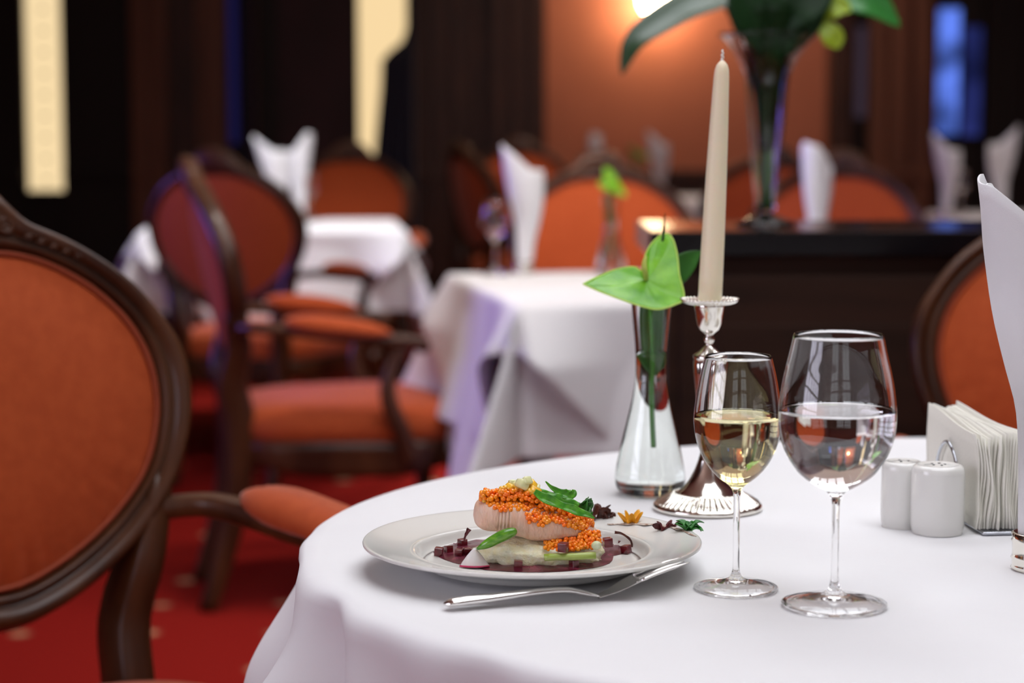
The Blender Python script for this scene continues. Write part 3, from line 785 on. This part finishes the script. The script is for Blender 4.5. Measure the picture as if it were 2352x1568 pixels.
# ================================================================== TALL VASE + BOUQUET
TY=3.37; 
def PT(px,py,dy=0):
    p=WD(px,py,TY+dy); return Vector((p.x-TX,p.y-TY,p.z-ZS))
TX=WD(1758,515,TY).x
q=[(r,z-ZS) for r,z in pxprof(TY,[(115,78),(92,100),(70,130),(52,170),(46,220),(41,280),(35,350),(29,420),(24,465),(22,482)])]
tv=root('tall_vase','tall flared glass vase with round foot standing on the sideboard','vase',(TX,TY,ZS))
qo=refine(q,3); th=.003; qi=[(r-th,z) for r,z in qo if z>.028]
prof=[(0,0),(65/1400,0),(66/1400,.002),(62/1400,.006),(40/1400,.012),(20/1400,.018),(16/1400,.022)]+qo[::-1][1:]+[(qo[0][0]-th*.5,qo[0][1]+.001)]+qi+[(qi[-1][0]*.6,.026),(0,.025)]
bm=B(); lathe(bm,prof,64); obj('glass_body',bm,glass,tv)
bq=root('green_bouquet','dark green foliage bouquet with lime blooms filling the tall vase on the sideboard','bouquet',(TX,TY,ZS))
rr=random.Random(3)
for k in range(11):
    a=2*PI*k/11; r0=.008; r1=.020+.008*(k%3)
    P=[(r0*math.cos(a),r0*math.sin(a),.03),(r0*1.2*math.cos(a),r0*1.2*math.sin(a),.16),(r1*math.cos(a),r1*math.sin(a),.27),(r1*2.0*math.cos(a),r1*1.9*math.sin(a),.36)]
    bm=B(); tube(bm,smoothpath(P,5),.0033,7); obj('stem',bm,stemM if k%3==0 else leafdark,bq)
for k in range(9):
    a=2*PI*k/9+.3; r1=.016
    P=[(r1*.8*math.cos(a),r1*.8*math.sin(a),.12),(r1*math.cos(a),r1*math.sin(a),.19),(r1*1.7*math.cos(a),r1*1.7*math.sin(a),.27),(r1*3.3*math.cos(a),r1*3.3*math.sin(a),.345)]
    bm=B(); blade(bm,P,[.004,.014,.026,.03],(math.cos(a),math.sin(a),0),-.3); obj('leaf',bm,leafdark,bq,solid=.0006)
def bleaf(pts,w,m,nrm=(0,-1,.3),cup=.2):
    bm=B(); blade(bm,[PT(*p) for p in pts],w,nrm,cup,36,9); return obj('leaf',bm,m,bq,solid=.0007)
bleaf([(1760,60,0),(1690,-5,-.01),(1600,12,-.02),(1510,60,-.03),(1455,105,-.04),(1428,172,-.045)],[.016,.034,.036,.032,.020,.0005],mat('broad_leaf',(.05,.085,.05),.25,spec=.7,col2=(.02,.05,.02),scale=8),(-.3,-.75,.75),.25)
bleaf([(1790,40,0),(1860,0,.0),(1930,-12,.02),(2000,5,.03),(2068,62,.03)],[.012,.03,.034,.03,.0005],mat('bright_leaf',(.02,.16,.02),.3,spec=.5),(.1,-.9,.5),.2)
bleaf([(1770,60,.0),(1740,10,.03),(1700,-40,.05),(1650,-80,.06)],[.02,.045,.05,.01],leafdark,(0,-1,.3))
bleaf([(1765,80,-.02),(1800,20,-.03),(1850,-30,-.03),(1880,-90,-.02)],[.02,.045,.05,.01],leafdark,(0,-1,.2))
bleaf([(1762,110,-.03),(1745,50,-.04),(1740,-10,-.04),(1760,-80,-.03)],[.015,.04,.048,.02],leafdark,(0,-1,.1))
bleaf([(1780,120,-.02),(1810,70,-.03),(1830,20,-.03),(1835,-50,-.02)],[.015,.036,.045,.02],leafdark,(0,-1,.1))
yg=mat('yellow_green_bloom',(.28,.40,.02),.4,sss=.1)
for pts,w in (([(1885,50,-.02),(1905,75,-.03),(1918,95,-.03),(1925,112,-.03)],[.008,.017,.016,.001]),([(1880,45,-.02),(1905,20,-.03),(1930,15,-.03),(1955,25,-.03)],[.006,.018,.017,.002]),([(1880,45,-.02),(1890,10,0),(1905,-20,0),(1930,-45,0)],[.006,.02,.02,.002])):
    bleaf(pts,w,yg)['label']='yellow-green bloom petal'

# ================================================================== PLATE
pc=W(1222,1243,.772); PX,PY=pc.x,pc.y; PR=.1372
pl=[(0,.0005),(.060,.0005),(.070,.0),(.073,.002),(.084,.0030),(.092,.0060),(.103,.0120),(.125,.0178),(PR-.0015,.0206),(PR,.0218),(PR-.0004,.0234),(PR-.002,.0238),(PR-.008,.0226),(.110,.0180),(.0990,.0160),(.0965,.0164),(.0945,.0152),(.0925,.0110),(.0905,.0080),(.0880,.0063),(.084,.0057),(.04,.0054),(0,.0054)]
bm=B(); lathe(bm,refine(pl,2),128); plate=obj('dinner_plate',bm,plateM,loc=(PX,PY,ZT)); tagp(plate,'wide-rimmed white dinner plate holding the salmon on the near table','plate')
ZW=ZT+.0056   # floor of the well
def yy(py): return py if py<1250 else 1250+(py-1250)*1.35
def onp(px,py,z=ZW): return W(px,yy(py),z)

# purple beet sauce (liquid with dark patches) ring lying in the well
sauceM=mat('beet_sauce',(.075,.006,.016),.25,spec=.4,col2=(.20,.035,.06),scale=90,thr=(.45,.7))
def puddle(name,label,cells,m,z=ZW+.0002,h=.0016,seed=0):
    """irregular puddle: list of pixel points of its outline"""
    rim=[onp(*p,z=z) for p in cells]; cen=sum(rim,Vector())/len(rim)
    R=smoothpath(rim+[rim[0]],4)[:-1]; bm=B(); n=len(R); prev=None; rnd=random.Random(seed); ph=rnd.random()*6
    top=bm.verts.new(cen+Vector((0,0,h)))
    for k in range(1,7):
        t=k/6; ring=[bm.verts.new(Vector((cen.x+(p.x-cen.x)*t,cen.y+(p.y-cen.y)*t,z+h*(1-t**6)+.0004*math.sin(i*1.7+k+ph)*(t<1)))) for i,p in enumerate(R)]
        for i in range(n):
            j=(i+1)%n
            if prev is None: bm.faces.new((top,ring[i],ring[j]))
            else: bm.faces.new((prev[i],ring[i],ring[j],prev[j]))
        prev=ring
    o=obj(name,bm,m); tagp(o,label,'sauce'); return o
puddle('beet_sauce','dark purple beet sauce pooled at the left of the plate well',[(983,1243),(1008,1228),(1060,1220),(1110,1225),(1140,1245),(1130,1272),(1080,1285),(1030,1278),(996,1265)],sauceM,seed=1)
puddle('beet_sauce','thin strip of purple beet sauce along the front of the plate well',[(1080,1262),(1150,1262),(1260,1268),(1370,1268),(1405,1262),(1400,1282),(1330,1293),(1240,1297),(1150,1295),(1090,1288)],sauceM,seed=2)
puddle('beet_sauce','purple beet sauce pooled at the right of the plate well',[(1360,1240),(1390,1229),(1420,1226),(1445,1234),(1458,1248),(1445,1262),(1405,1270),(1370,1272)],sauceM,seed=3)

# puree bed
pureeM=mat('vegetable_puree',(.82,.76,.46),.45,spec=.4,col2=(.88,.86,.66),scale=160,bump=.8,bscale=260,sss=.15)
pb=onp(1238,1262); FY=1.672
FS=S(FY,.775)
fxc=(1238-1176)/FS
bm=B(); ell(bm,(fxc+.000,FY-.002,ZW+.0062),(.049,.028,.0138),48,20,lambda d:1+.10*(1-abs(d.z))*abs(d.z)*3+.05*math.sin(d.x*19+d.z*5)+.04*math.sin(d.y*23+d.x*11)+.03*math.sin(d.z*31+d.x*37))
for v in bm.verts: v.co.z=max(v.co.z,ZW+.0004)
o=obj('vegetable_puree',bm,pureeM); tagp(o,'pale green-white mashed vegetable bed under the salmon','puree')

# salmon
fishM=mat('poached_salmon',(.84,.50,.34),.42,spec=.45,col2=(.80,.58,.46),scale=45,stretch=(3,1,1),bump=.6,bscale=160,sss=.3,thr=(.3,.7))
topT=[(1087,1190),(1090,1170),(1098,1159),(1112,1152),(1140,1150),(1175,1148),(1210,1152),(1250,1166),(1300,1184),(1340,1204),(1362,1219),(1371,1226)]
botT=[(1087,1192),(1090,1207),(1098,1216),(1112,1222),(1140,1227),(1175,1232),(1200,1240),(1225,1246),(1260,1247),(1300,1243),(1340,1236),(1362,1231),(1371,1227)]
def fx(px): return (px-1176)/FS
def fz(py): return WD(1176,py,FY-.018).z
def fsec(px):
    t=fz(sinterp(topT,px)); b=fz(sinterp(botT,px)); zc_=(t+b)/2; hh=(t-b)/2
    return zc_,max(hh,.0003)
def fwd(px): # half depth
    return max(.0005,sinterp([(1087,.001),(1092,.010),(1105,.018),(1140,.024),(1200,.027),(1260,.027),(1310,.022),(1350,.013),(1371,.002)],px))
bm=B()
def ff(u,v):
    px=1087+284*v; zz,hh=fsec(px); w=fwd(px); a=u*2*PI
    ca,sa=math.cos(a),math.sin(a); e=.72
    crease=1-.045*sum(math.exp(-((px-c-3*sa)/1.6)**2) for c in (1147,1154,1162,1170))-.03*math.exp(-((px-1215)/5)**2)
    y=FY-w*math.copysign(abs(ca)**e,ca)*crease; z=zz+hh*math.copysign(abs(sa)**e,sa)*(1 if sa<0 else crease)
    return Vector((fx(px),y,z+.0004*math.sin(px*.11+ca*4)))
grid(bm,ff,56,140,True); o=obj('salmon_fillet',bm,fishM); tagp(o,'pink poached salmon fillet lying on the mash in the plate','fish')

# caviar
roeM=mat('salmon_roe',(1.0,.17,.002),.12,spec=.45,col2=(1.0,.31,.004),scale=120,coat=.5,thr=(.35,.6))
goldroe=mat('golden_roe',(.95,.50,.03),.08,spec=.7,coat=.8,sss=.3)
ico=B(); bmesh.ops.create_icosphere(ico,subdivisions=2,radius=1); IV=[v.co.copy() for v in ico.verts]; IF=[[v.index for v in f.verts] for f in ico.faces]; ico.free()
def bead(bm,c,r,sq=(1,1,1)):
    vs=[bm.verts.new((c[0]+p.x*r*sq[0],c[1]+p.y*r*sq[1],c[2]+p.z*r*sq[2])) for p in IV]
    for f in IF: bm.faces.new([vs[i] for i in f])
rr=random.Random(11); bm=B(); gb=B()
lowT=[(1104,1150),(1120,1158),(1145,1170),(1165,1168),(1200,1166),(1207,1180),(1215,1196),(1240,1204),(1250,1203),(1262,1193),(1280,1193),(1295,1203),(1312,1209),(1330,1213),(1362,1216)]
uppT=[(1104,1140),(1112,1132),(1135,1133),(1160,1125),(1200,1128),(1250,1150),(1300,1170),(1340,1190),(1362,1204)]
placed=[]
for k in range(2600):
    px=1106+rr.random()*254; zz,hh=fsec(px); w=fwd(px)
    tz=fz(interp(uppT,px)); lz=fz(interp(lowT,px))
    u=rr.random()
    if u<.62:   # front apron
        z=lz+(tz-lz)*rr.random(); s_=(z-zz)/hh
        y=FY-w*math.sqrt(max(0,1-min(1,abs(s_))**2.6))*1.0-.0006-rr.random()*.0012
        if z>zz+hh: y=FY-w*.75*rr.random()
    else:
        y=FY+w*(rr.random()*1.6-.75); z=min(tz,zz+hh*1.0+.0035)-rr.random()*.002-.006*max(0,(y-FY)/w)**2
        z=max(z,zz+hh*.6)
    c=Vector((fx(px),y,z)); r=.00175+rr.random()*.0006
    if any((c-q).length<.0024 for q in placed): continue
    placed.append(c)
    if len(placed)>620: break
    bead(bm,c,r)
o=obj('salmon_roe',bm,roeM); tagp(o,'heap of glossy orange roe spread over the salmon','roe',kind='stuff')
bm=B(); placed=[]
for k in range(900):
    px=1252+rr.random()*126; py=(1262-rr.random()*26) if px<1330 else (1258-rr.random()*38)
    if px<1300 and py<1240: continue
    Y=FY-.029+ (1262-py)*.00025+rr.random()*.006
    c=WD(px,py,Y)
    if c.z<ZW+.001: continue
    if any((c-q).length<.0022 for q in placed): continue
    placed.append(c); bead(bm,c,.0019)
o=obj('salmon_roe',bm,roeM); tagp(o,'smaller clump of orange roe under the right tip of the salmon','roe',kind='stuff')

# golden citrus and translucent cucumber dice on top
dice=[(1172,1122,.0040,0),(1186,1116,.0045,1),(1200,1112,.005,1),(1196,1130,.0045,0),(1214,1120,.005,0),(1226,1132,.0045,0),(1180,1134,.004,1),(1210,1136,.0045,0),(1168,1136,.0038,0),(1178,1110,.0036,1),(1208,1105,.0038,1),(1192,1121,.0040,0),(1230,1122,.0036,1),(1218,1130,.0036,0),(1160,1130,.0032,0),(1222,1114,.004,0)]
dm=[mat('golden_citrus',(.95,.52,.04),.2,spec=.5,coat=.4,sss=.1),mat('pale_cucumber',(.80,.80,.42),.2,spec=.5,coat=.4,sss=.1)]
for i,(px,py,s,k) in enumerate(dice):
    p=WD(px,py,FY-.010+.005*math.sin(i*2.3)); bm=B(); box(bm,-s,s,-s,s,-s*.8,s*.8,s*.45)
    for v in bm.verts: v.co*=1+.12*math.sin(v.co.x*900+i)
    o=obj('citrus_dice' if k==0 else 'cucumber_dice',bm,dm[k]); o.location=p; o.rotation_euler=(rr.random(),rr.random(),rr.random()*3)
    tagp(o,'small golden translucent citrus cube in the mound on top of the roe' if k==0 else 'small pale green translucent cube in the mound on top of the roe','garnish','golden cubes on the roe' if k==0 else 'pale green cubes on the roe')
for (px,py) in ((1114,1134),(1118,1144),(1112,1148),(1152,1122),(1160,1120)):
    p=WD(px,py,FY-.012); bm=B(); bead(bm,(0,0,0),.0024); o=obj('roe_bead',bm,goldroe); o.location=p
    tagp(o,'large golden roe bead at the left end of the roe on the salmon','roe','large golden roe beads')

# herbs
herbM=mat('herb_leaf',(.04,.22,.015),.35,spec=.35,col2=(.12,.40,.03),scale=180,coat=.2)
herbD=mat('dark_herb',(.012,.09,.012),.35,spec=.5,col2=(.03,.16,.015),scale=160)
def food_leaf(name,label,cat,pts,w,m,dy=-.012,nrm=(0,-1,.5),cup=.3,wave=.15,group=None):
    bm=B(); P=[WD(p[0],p[1],FY+dy+(p[2] if len(p)>2 else 0)) for p in pts]; blade(bm,P,w,nrm,cup,36,9,wave*2.2)
    o=obj(name,bm,m,solid=.0006); tagp(o,label,cat,group); return o
food_leaf('herb_leaf','long green leaf draped from the citrus down the right side of the roe','herb',[(1228,1128),(1255,1146),(1290,1160),(1320,1172),(1345,1180),(1366,1190)],[.0020,.0040,.0030,.0036,.0024,.0004],herbM,-.022)
food_leaf('herb_leaf','curled green leaf with a pointed sprig, uppermost on the salmon','herb',[(1253,1105),(1268,1120),(1285,1130),(1300,1136),(1315,1134),(1318,1124)],[.0004,.0016,.0030,.0042,.0036,.0012],herbM,-.008)
food_leaf('herb_leaf','short green leaf bridging the citrus and the curled leaf','herb',[(1232,1122),(1250,1134),(1275,1142),(1300,1150),(1330,1160)],[.0012,.0035,.0042,.0040,.002],herbM,-.012,cup=-.3)
food_leaf('herb_sprig','tiny green sprig sticking up behind the citrus cubes','herb',[(1238,1122),(1226,1116),(1218,1110),(1213,1099)],[.0012,.0018,.0030,.0004],herbM,-.006)
bm=B()
for k in range(7):
    a=k*.9; P=[WD(1330+4*math.cos(a)*k*.4,1184-3*k,FY-.004+.002*math.sin(a)),WD(1346+7*math.cos(a),1166+6*math.sin(a),FY-.006+.003*math.cos(a)),WD(1352+10*math.cos(a+1),1156+13*math.sin(a+1),FY+.002*math.sin(a))]
    blade(bm,P,[.002,.0048,.0015],(math.cos(a),-1,.5*math.sin(a)),.4,10,6)
o=obj('herb_bunch',bm,herbD,solid=.0006); tagp(o,'dark green frilly herb bunch at the right end of the leaves','herb')
# crisps and petals on the plate rim
def crumple(name,label,cat,px,py,z,rx,ry,rz,m,seed,amp=.35,peaks=6):
    p=W(px,py,z); bm=B(); rnd=random.Random(seed); ph=[rnd.random()*6 for _ in range(4)]
    def f(u,v):
        a=u*2*PI; r=.15+.85*v; k=1+amp*math.sin(a*peaks+ph[0])*v+.2*math.sin(a*3+ph[1])*v
        return Vector((rx*r*k*math.cos(a),ry*r*k*math.sin(a),rz*(.1+.9*abs(math.sin(a*2.5+ph[2]))*v**1.5)+rz*.25*(1-v)*math.sin(a*3+ph[3])))
    grid(bm,f,40,9,True); o=obj(name,bm,m,solid=.0007); o.location=p; o.rotation_euler=(0,0,rnd.random()*.6); tagp(o,label,cat); return o
beetc=mat('beet_crisp',(.12,.006,.010),.35,spec=.5,col2=(.05,.006,.006),scale=140,bump=.5,bscale=200)
beetd=mat('dark_crisp',(.045,.008,.004),.35,col2=(.09,.02,.008),scale=140,bump=.5,bscale=200)
crumple('beet_crisp','dark brown-red crisp leaf on the far rim, touching the herb bunch','garnish',1368,1195,ZT+.018,.012,.008,.0130,beetd,1)
crumple('beet_crisp','small blackish curl on the far rim left of the yellow petal','garnish',1398,1194,ZT+.019,.005,.004,.007,beetd,5)
crumple('flower_petal','crumpled golden yellow petal on the far rim of the plate','garnish',1450,1206,ZT+.018,.0085,.007,.0120,mat('yellow_petal',(.80,.36,.01),.45,sss=.2,col2=(.62,.24,.01),scale=150),2,.3,5)
crumple('beet_crisp','deep red curled beet crisp on the rim next to the parsley','garnish',1532,1219,ZT+.019,.010,.005,.0080,beetc,3)
bm=B()
for k in range(12):
    a=k*2.4; L_=.010+.004*math.sin(k*1.7)
    P=[Vector((0,0,.001)),Vector((L_*.5*math.cos(a),L_*.4*math.sin(a),.007+.002*math.sin(k))),Vector((L_*math.cos(a),L_*.8*math.sin(a),.002+.008*abs(math.sin(k*1.3))))]
    blade(bm,P,[.0012,.0042,.0004],(.3*math.cos(a),.3*math.sin(a),1),.4,8,6)
o=obj('parsley_sprig',bm,mat('parsley',(.012,.14,.015),.35,spec=.5,col2=(.03,.22,.02),scale=160),solid=.0005); o.location=W(1583,1226,ZT+.020); tagp(o,'bright green parsley tuft on the right rim of the plate','herb')
# brown spice smear on the rim
smear=mat('spice_smear',(.22,.10,.05),.8,col2=(.62,.55,.48),scale=400)
bm=B(); pts=smoothpath([W(1395,1203,ZT+.0185),W(1450,1208,ZT+.0182),W(1510,1213,ZT+.0190),W(1560,1222,ZT+.0205),W(1600,1236,ZT+.0225)],6)
def fsm(u,v):
    k=u*(len(pts)-1); i=min(int(k),len(pts)-2); p=pts[i].lerp(pts[i+1],k-i)
    r=math.hypot(p.x-PX,p.y-PY); zz=ZT+sinterp([(.0965,.0158),(.110,.0180),(.1292,.0226),(.1352,.0238)],r)
    w=.0022*(1+.5*math.sin(u*37))*math.sin(PI*min(1,max(0.02,u)))**.4
    return Vector((p.x+.3*w*(v*2-1),p.y+w*(v*2-1)*1.6,zz+.0006*(1-(v*2-1)**2)+.0002))
grid(bm,fsm,50,5); o=obj('spice_smear',bm,smear); tagp(o,'thin brown spice line brushed along the right rim of the plate','sauce')
# beet cubes
cubeM=mat('beet_cube',(.10,.004,.010),.2,spec=.6,col2=(.16,.008,.016),scale=200,coat=.4)
cubes=[(1004,1244,.0032,0,'dark red beet cube, leftmost in the plate well'),(1062,1246,.0032,0,'dark red beet cube just right of the pale cucumber chip'),(1008,1262,.0034,0,'dark red beet cube at the front left of the sauce'),(1030,1258,.003,0,'dark red beet cube in the middle of the left sauce pool'),(1055,1264,.003,0,'dark red beet cube left of the radish wedge'),(1072,1262,.003,0,'dark red beet cube behind the radish wedge'),
(1294,1256,.0036,.007,'dark red beet cube in front of the orange roe, above the celery stick'),(1396,1245,.0036,.001,'round-edged beet cube left in the right sauce pool'),(1438,1258,.0034,0,'dark red beet cube, rightmost in the plate well'),(1190,1284,.0034,-.0005,'dark red beet cube in the front strip of sauce'),(1318,1283,.0030,-.0005,'dark red beet cube in front of the celery stick'),(1428,1246,.0026,0,'small beet cube between the two cubes of the right pool')]
for i,(px,py,s,dz,l) in enumerate(cubes):
    p=W(px,yy(py),ZW+.0012+s*.8+dz) if dz<=0 else WD(px,py,FY-.036)
    bm=B(); box(bm,-s,s,-s,s,-s,s,s*.22); o=obj('beet_cube',bm,cubeM,autos=40); o.location=p; o.rotation_euler=(.1*math.sin(i),.12*math.cos(i*2),i*.7)
    tagp(o,l,'beet','beet cubes around the salmon')
# green asparagus tip
food=B(); P=[WD(1096,1260,FY-.032),WD(1120,1248,FY-.034),WD(1150,1232,FY-.034),WD(1172,1223,FY-.033),WD(1187,1218,FY-.031)]
tube(food,smoothpath(P,6),[.0010,.0014,.0018,.0024,.0030,.0035,.0038,.0041,.0043,.0044,.0045,.0046,.0047,.0047,.0047,.0046,.0045,.0044,.0042,.0040,.0037,.0033,.0028,.0020,.0008],14)
o=obj('asparagus_tip',food,mat('asparagus_green',(.05,.22,.012),.22,spec=.6,col2=(.16,.38,.03),scale=110,stretch=(1,1,3),coat=.4)); tagp(o,'glossy green asparagus tip leaning on the front of the salmon','vegetable')
# radish wedge
p0=onp(1090,1288,ZW+.001); bm=B(); 
A=[(-.0118,-.001,.0006),(.0118,-.001,.0006),(0,.004,.0142),(0,-.0035,.0004),(0,.009,.001)]
def wf(u,v):
    x=(u*2-1)*.0118; top=.0150*(1-abs(u*2-1)**1.25); y=-.0035*(1-(u*2-1)**2)+v*.0040
    return Vector((x,y,.0004+top*v))
grid(bm,wf,26,9)
def wb(u,v):
    x=(u*2-1)*.0118; top=.0150*(1-abs(u*2-1)**1.25); return Vector((x,.006*(1-(u*2-1)**2)*(1-v)+v*(.0040-.0035*(1-(u*2-1)**2)),.0004+top*v))
grid(bm,wb,26,9); bmesh.ops.remove_doubles(bm,verts=bm.verts[:],dist=.0002)
rd=obj('radish_wedge',bm,mat('radish_flesh',(.80,.76,.74),.25,spec=.5,sss=.2)); rd.location=p0; tagp(rd,'white radish wedge with pink rind at the front of the plate well','vegetable')
bm=B(); tube(bm,[(-.0118+.0236*k/12,-.0036*(1-(k/6-1)**2)-.0004,.0008) for k in range(13)],.0008,6); q=obj('rind',bm,mat('radish_rind',(.55,.04,.12),.3),rd); q['label']='pink rind'
# celery stick, cucumber chip, cucumber piece
bm=B(); a,b=WD(1250,1280,FY-.036),WD(1368,1275,FY-.032)
tube(bm,[a.lerp(b,k/8)+Vector((0,0,.0002*math.sin(k))) for k in range(9)],.0031,8,sq=(1,.9))
o=obj('celery_stick',bm,mat('celery',(.30,.42,.04),.3,spec=.5,col2=(.50,.58,.22),scale=70,stretch=(.2,1,4))); tagp(o,'light green celery stick lying at the front right of the mash','vegetable')
bm=B(); fan_leaf(bm,Vector((0,0,.006)),[Vector(p) for p in ((-.0045,0,0),(-.005,0,.006),(-.001,.001,.0105),(.003,.001,.0118),(.0045,0,.007),(.0045,0,0),(0,0,-.0005))],4)
o=obj('cucumber_chip',bm,mat('cucumber_flesh',(.50,.60,.28),.3,sss=.2,col2=(.66,.70,.50),scale=120),solid=.0022); o.location=onp(1041,1241); o.rotation_euler=(-.2,0,.2); tagp(o,'pale green cucumber chip standing up in the left sauce pool','vegetable')
bm=B(); ell(bm,(0,0,0),(.0042,.004,.0036)); o=obj('cucumber_ball',bm,mat('cucumber_flesh',(.5,.6,.3))); o.location=WD(1370,1252,FY-.030); tagp(o,'small pale green cucumber piece at the right end of the mash','vegetable')
food_leaf('beet_shoot','thin dark red shoot standing behind the left sauce pool','garnish',[(1066,1240,.0),(1070,1228,0),(1078,1214,0)],[.0005,.0010,.0020],beetc,0)
food_leaf('beet_shoot','thin dark red shoot arching over the right sauce pool','garnish',[(1412,1222,0),(1430,1226,0),(1448,1240,0),(1452,1256,0)],[.0012,.0008,.0008,.0006],beetd,-.01)

# ================================================================== FORK
fL,fN=W(1019,1390,ZT+.003),W(1372,1374,ZT+.001)
dirv=Vector((fN.x-fL.x,fN.y-fL.y,0)).normalized()
fk=root('dessert_fork','silver dessert fork lying in front of the plate with raised tines pointing right','fork',(fL.x,fL.y,ZT),math.atan2(dirv.y,dirv.x))
Lh=(Vector((fN.x,fN.y,0))-Vector((fL.x,fL.y,0))).length
bm=B()
NS=30
def fkf(u,v):
    s=u; x=s*Lh; w=sinterp([(0,.0002),(.02,.0050),(.06,.0072),(.2,.0066),(.5,.0046),(.75,.0036),(.92,.0036),(1,.0052)],s); th=sinterp([(0,.0008),(.04,.0032),(.3,.0034),(.6,.0026),(.9,.0022),(1,.0014)],s)
    z=.0032+sinterp([(0,.0010),(.1,.0022),(.3,.0035),(.6,.0058),(.8,.0058),(.92,.0026),(1,.0004)],s)
    a=v*2*PI; return Vector((x,w*math.cos(a),z+th*math.sin(a)))
grid(bm,lambda u,v:fkf(u,v),50,15); obj('handle',bm,steel,fk)
bm=B(); HL=.0705
def hz(t): return .0026+sinterp([(0,0),(.2,.0032),(.45,.0105),(.7,.0165),(1,.0222)],t)
def hw(t): return sinterp([(0,.0050),(.12,.0072),(.3,.0112),(.42,.0118),(1,.0108)],t)
def head(u,v):
    t=u*.47; a=v*2*PI; return Vector((Lh+HL*t,hw(t)*math.cos(a),hz(t)+.0009*math.sin(a)+.0022*(math.cos(a)**2)*min(1,t*4)))
grid(bm,head,20,21); hd_=obj('head',bm,steel,fk)
for i in range(4):
    y=(i-1.5)/1.5; bm=B(); pts=[];rd_=[]
    for k in range(14):
        t=.45+.55*k/13; pts.append((Lh+HL*t,y*(.0100-.0005*k/13),hz(t)+.0022*y*y)); rd_.append(.0015 if k<10 else .0015-.0004*(k-9))
    tube(bm,pts,[max(r,.0003) for r in rd_],8,sq=(1.1,.7)); obj('tine',bm,steel,hd_)

# ================================================================== CAMERA, WORLD, VIEW
cam=bpy.data.cameras.new('camera'); co=bpy.data.objects.new('camera',cam); C.objects.link(co)
co.location=(0,0,H); co.rotation_euler=(PI/2-CP,0,0); cam.sensor_width=36; cam.lens=F/2352*36; cam.clip_start=.05; cam.clip_end=60
cam.dof.use_dof=True; cam.dof.focus_distance=1.70; cam.dof.aperture_fstop=4.3
sc.camera=co
w=bpy.data.worlds.new('world'); sc.world=w; w.use_nodes=True; bg=w.node_tree.nodes['Background']; bg.inputs[0].default_value=(.5,.35,.28,1); bg.inputs[1].default_value=.05
sc.view_settings.view_transform='Standard'; sc.view_settings.look='None'; sc.view_settings.gamma=1; sc.view_settings.exposure=0
sc.view_settings.use_curve_mapping=False
cy=sc.cycles; cy.use_denoising=True; cy.use_adaptive_sampling=True; cy.adaptive_threshold=.02; cy.max_bounces=14; cy.transmission_bounces=14; cy.glossy_bounces=6; cy.diffuse_bounces=3; cy.sample_clamp_indirect=6; cy.caustics_refractive=True; cy.caustics_reflective=True; cy.blur_glossy=.5
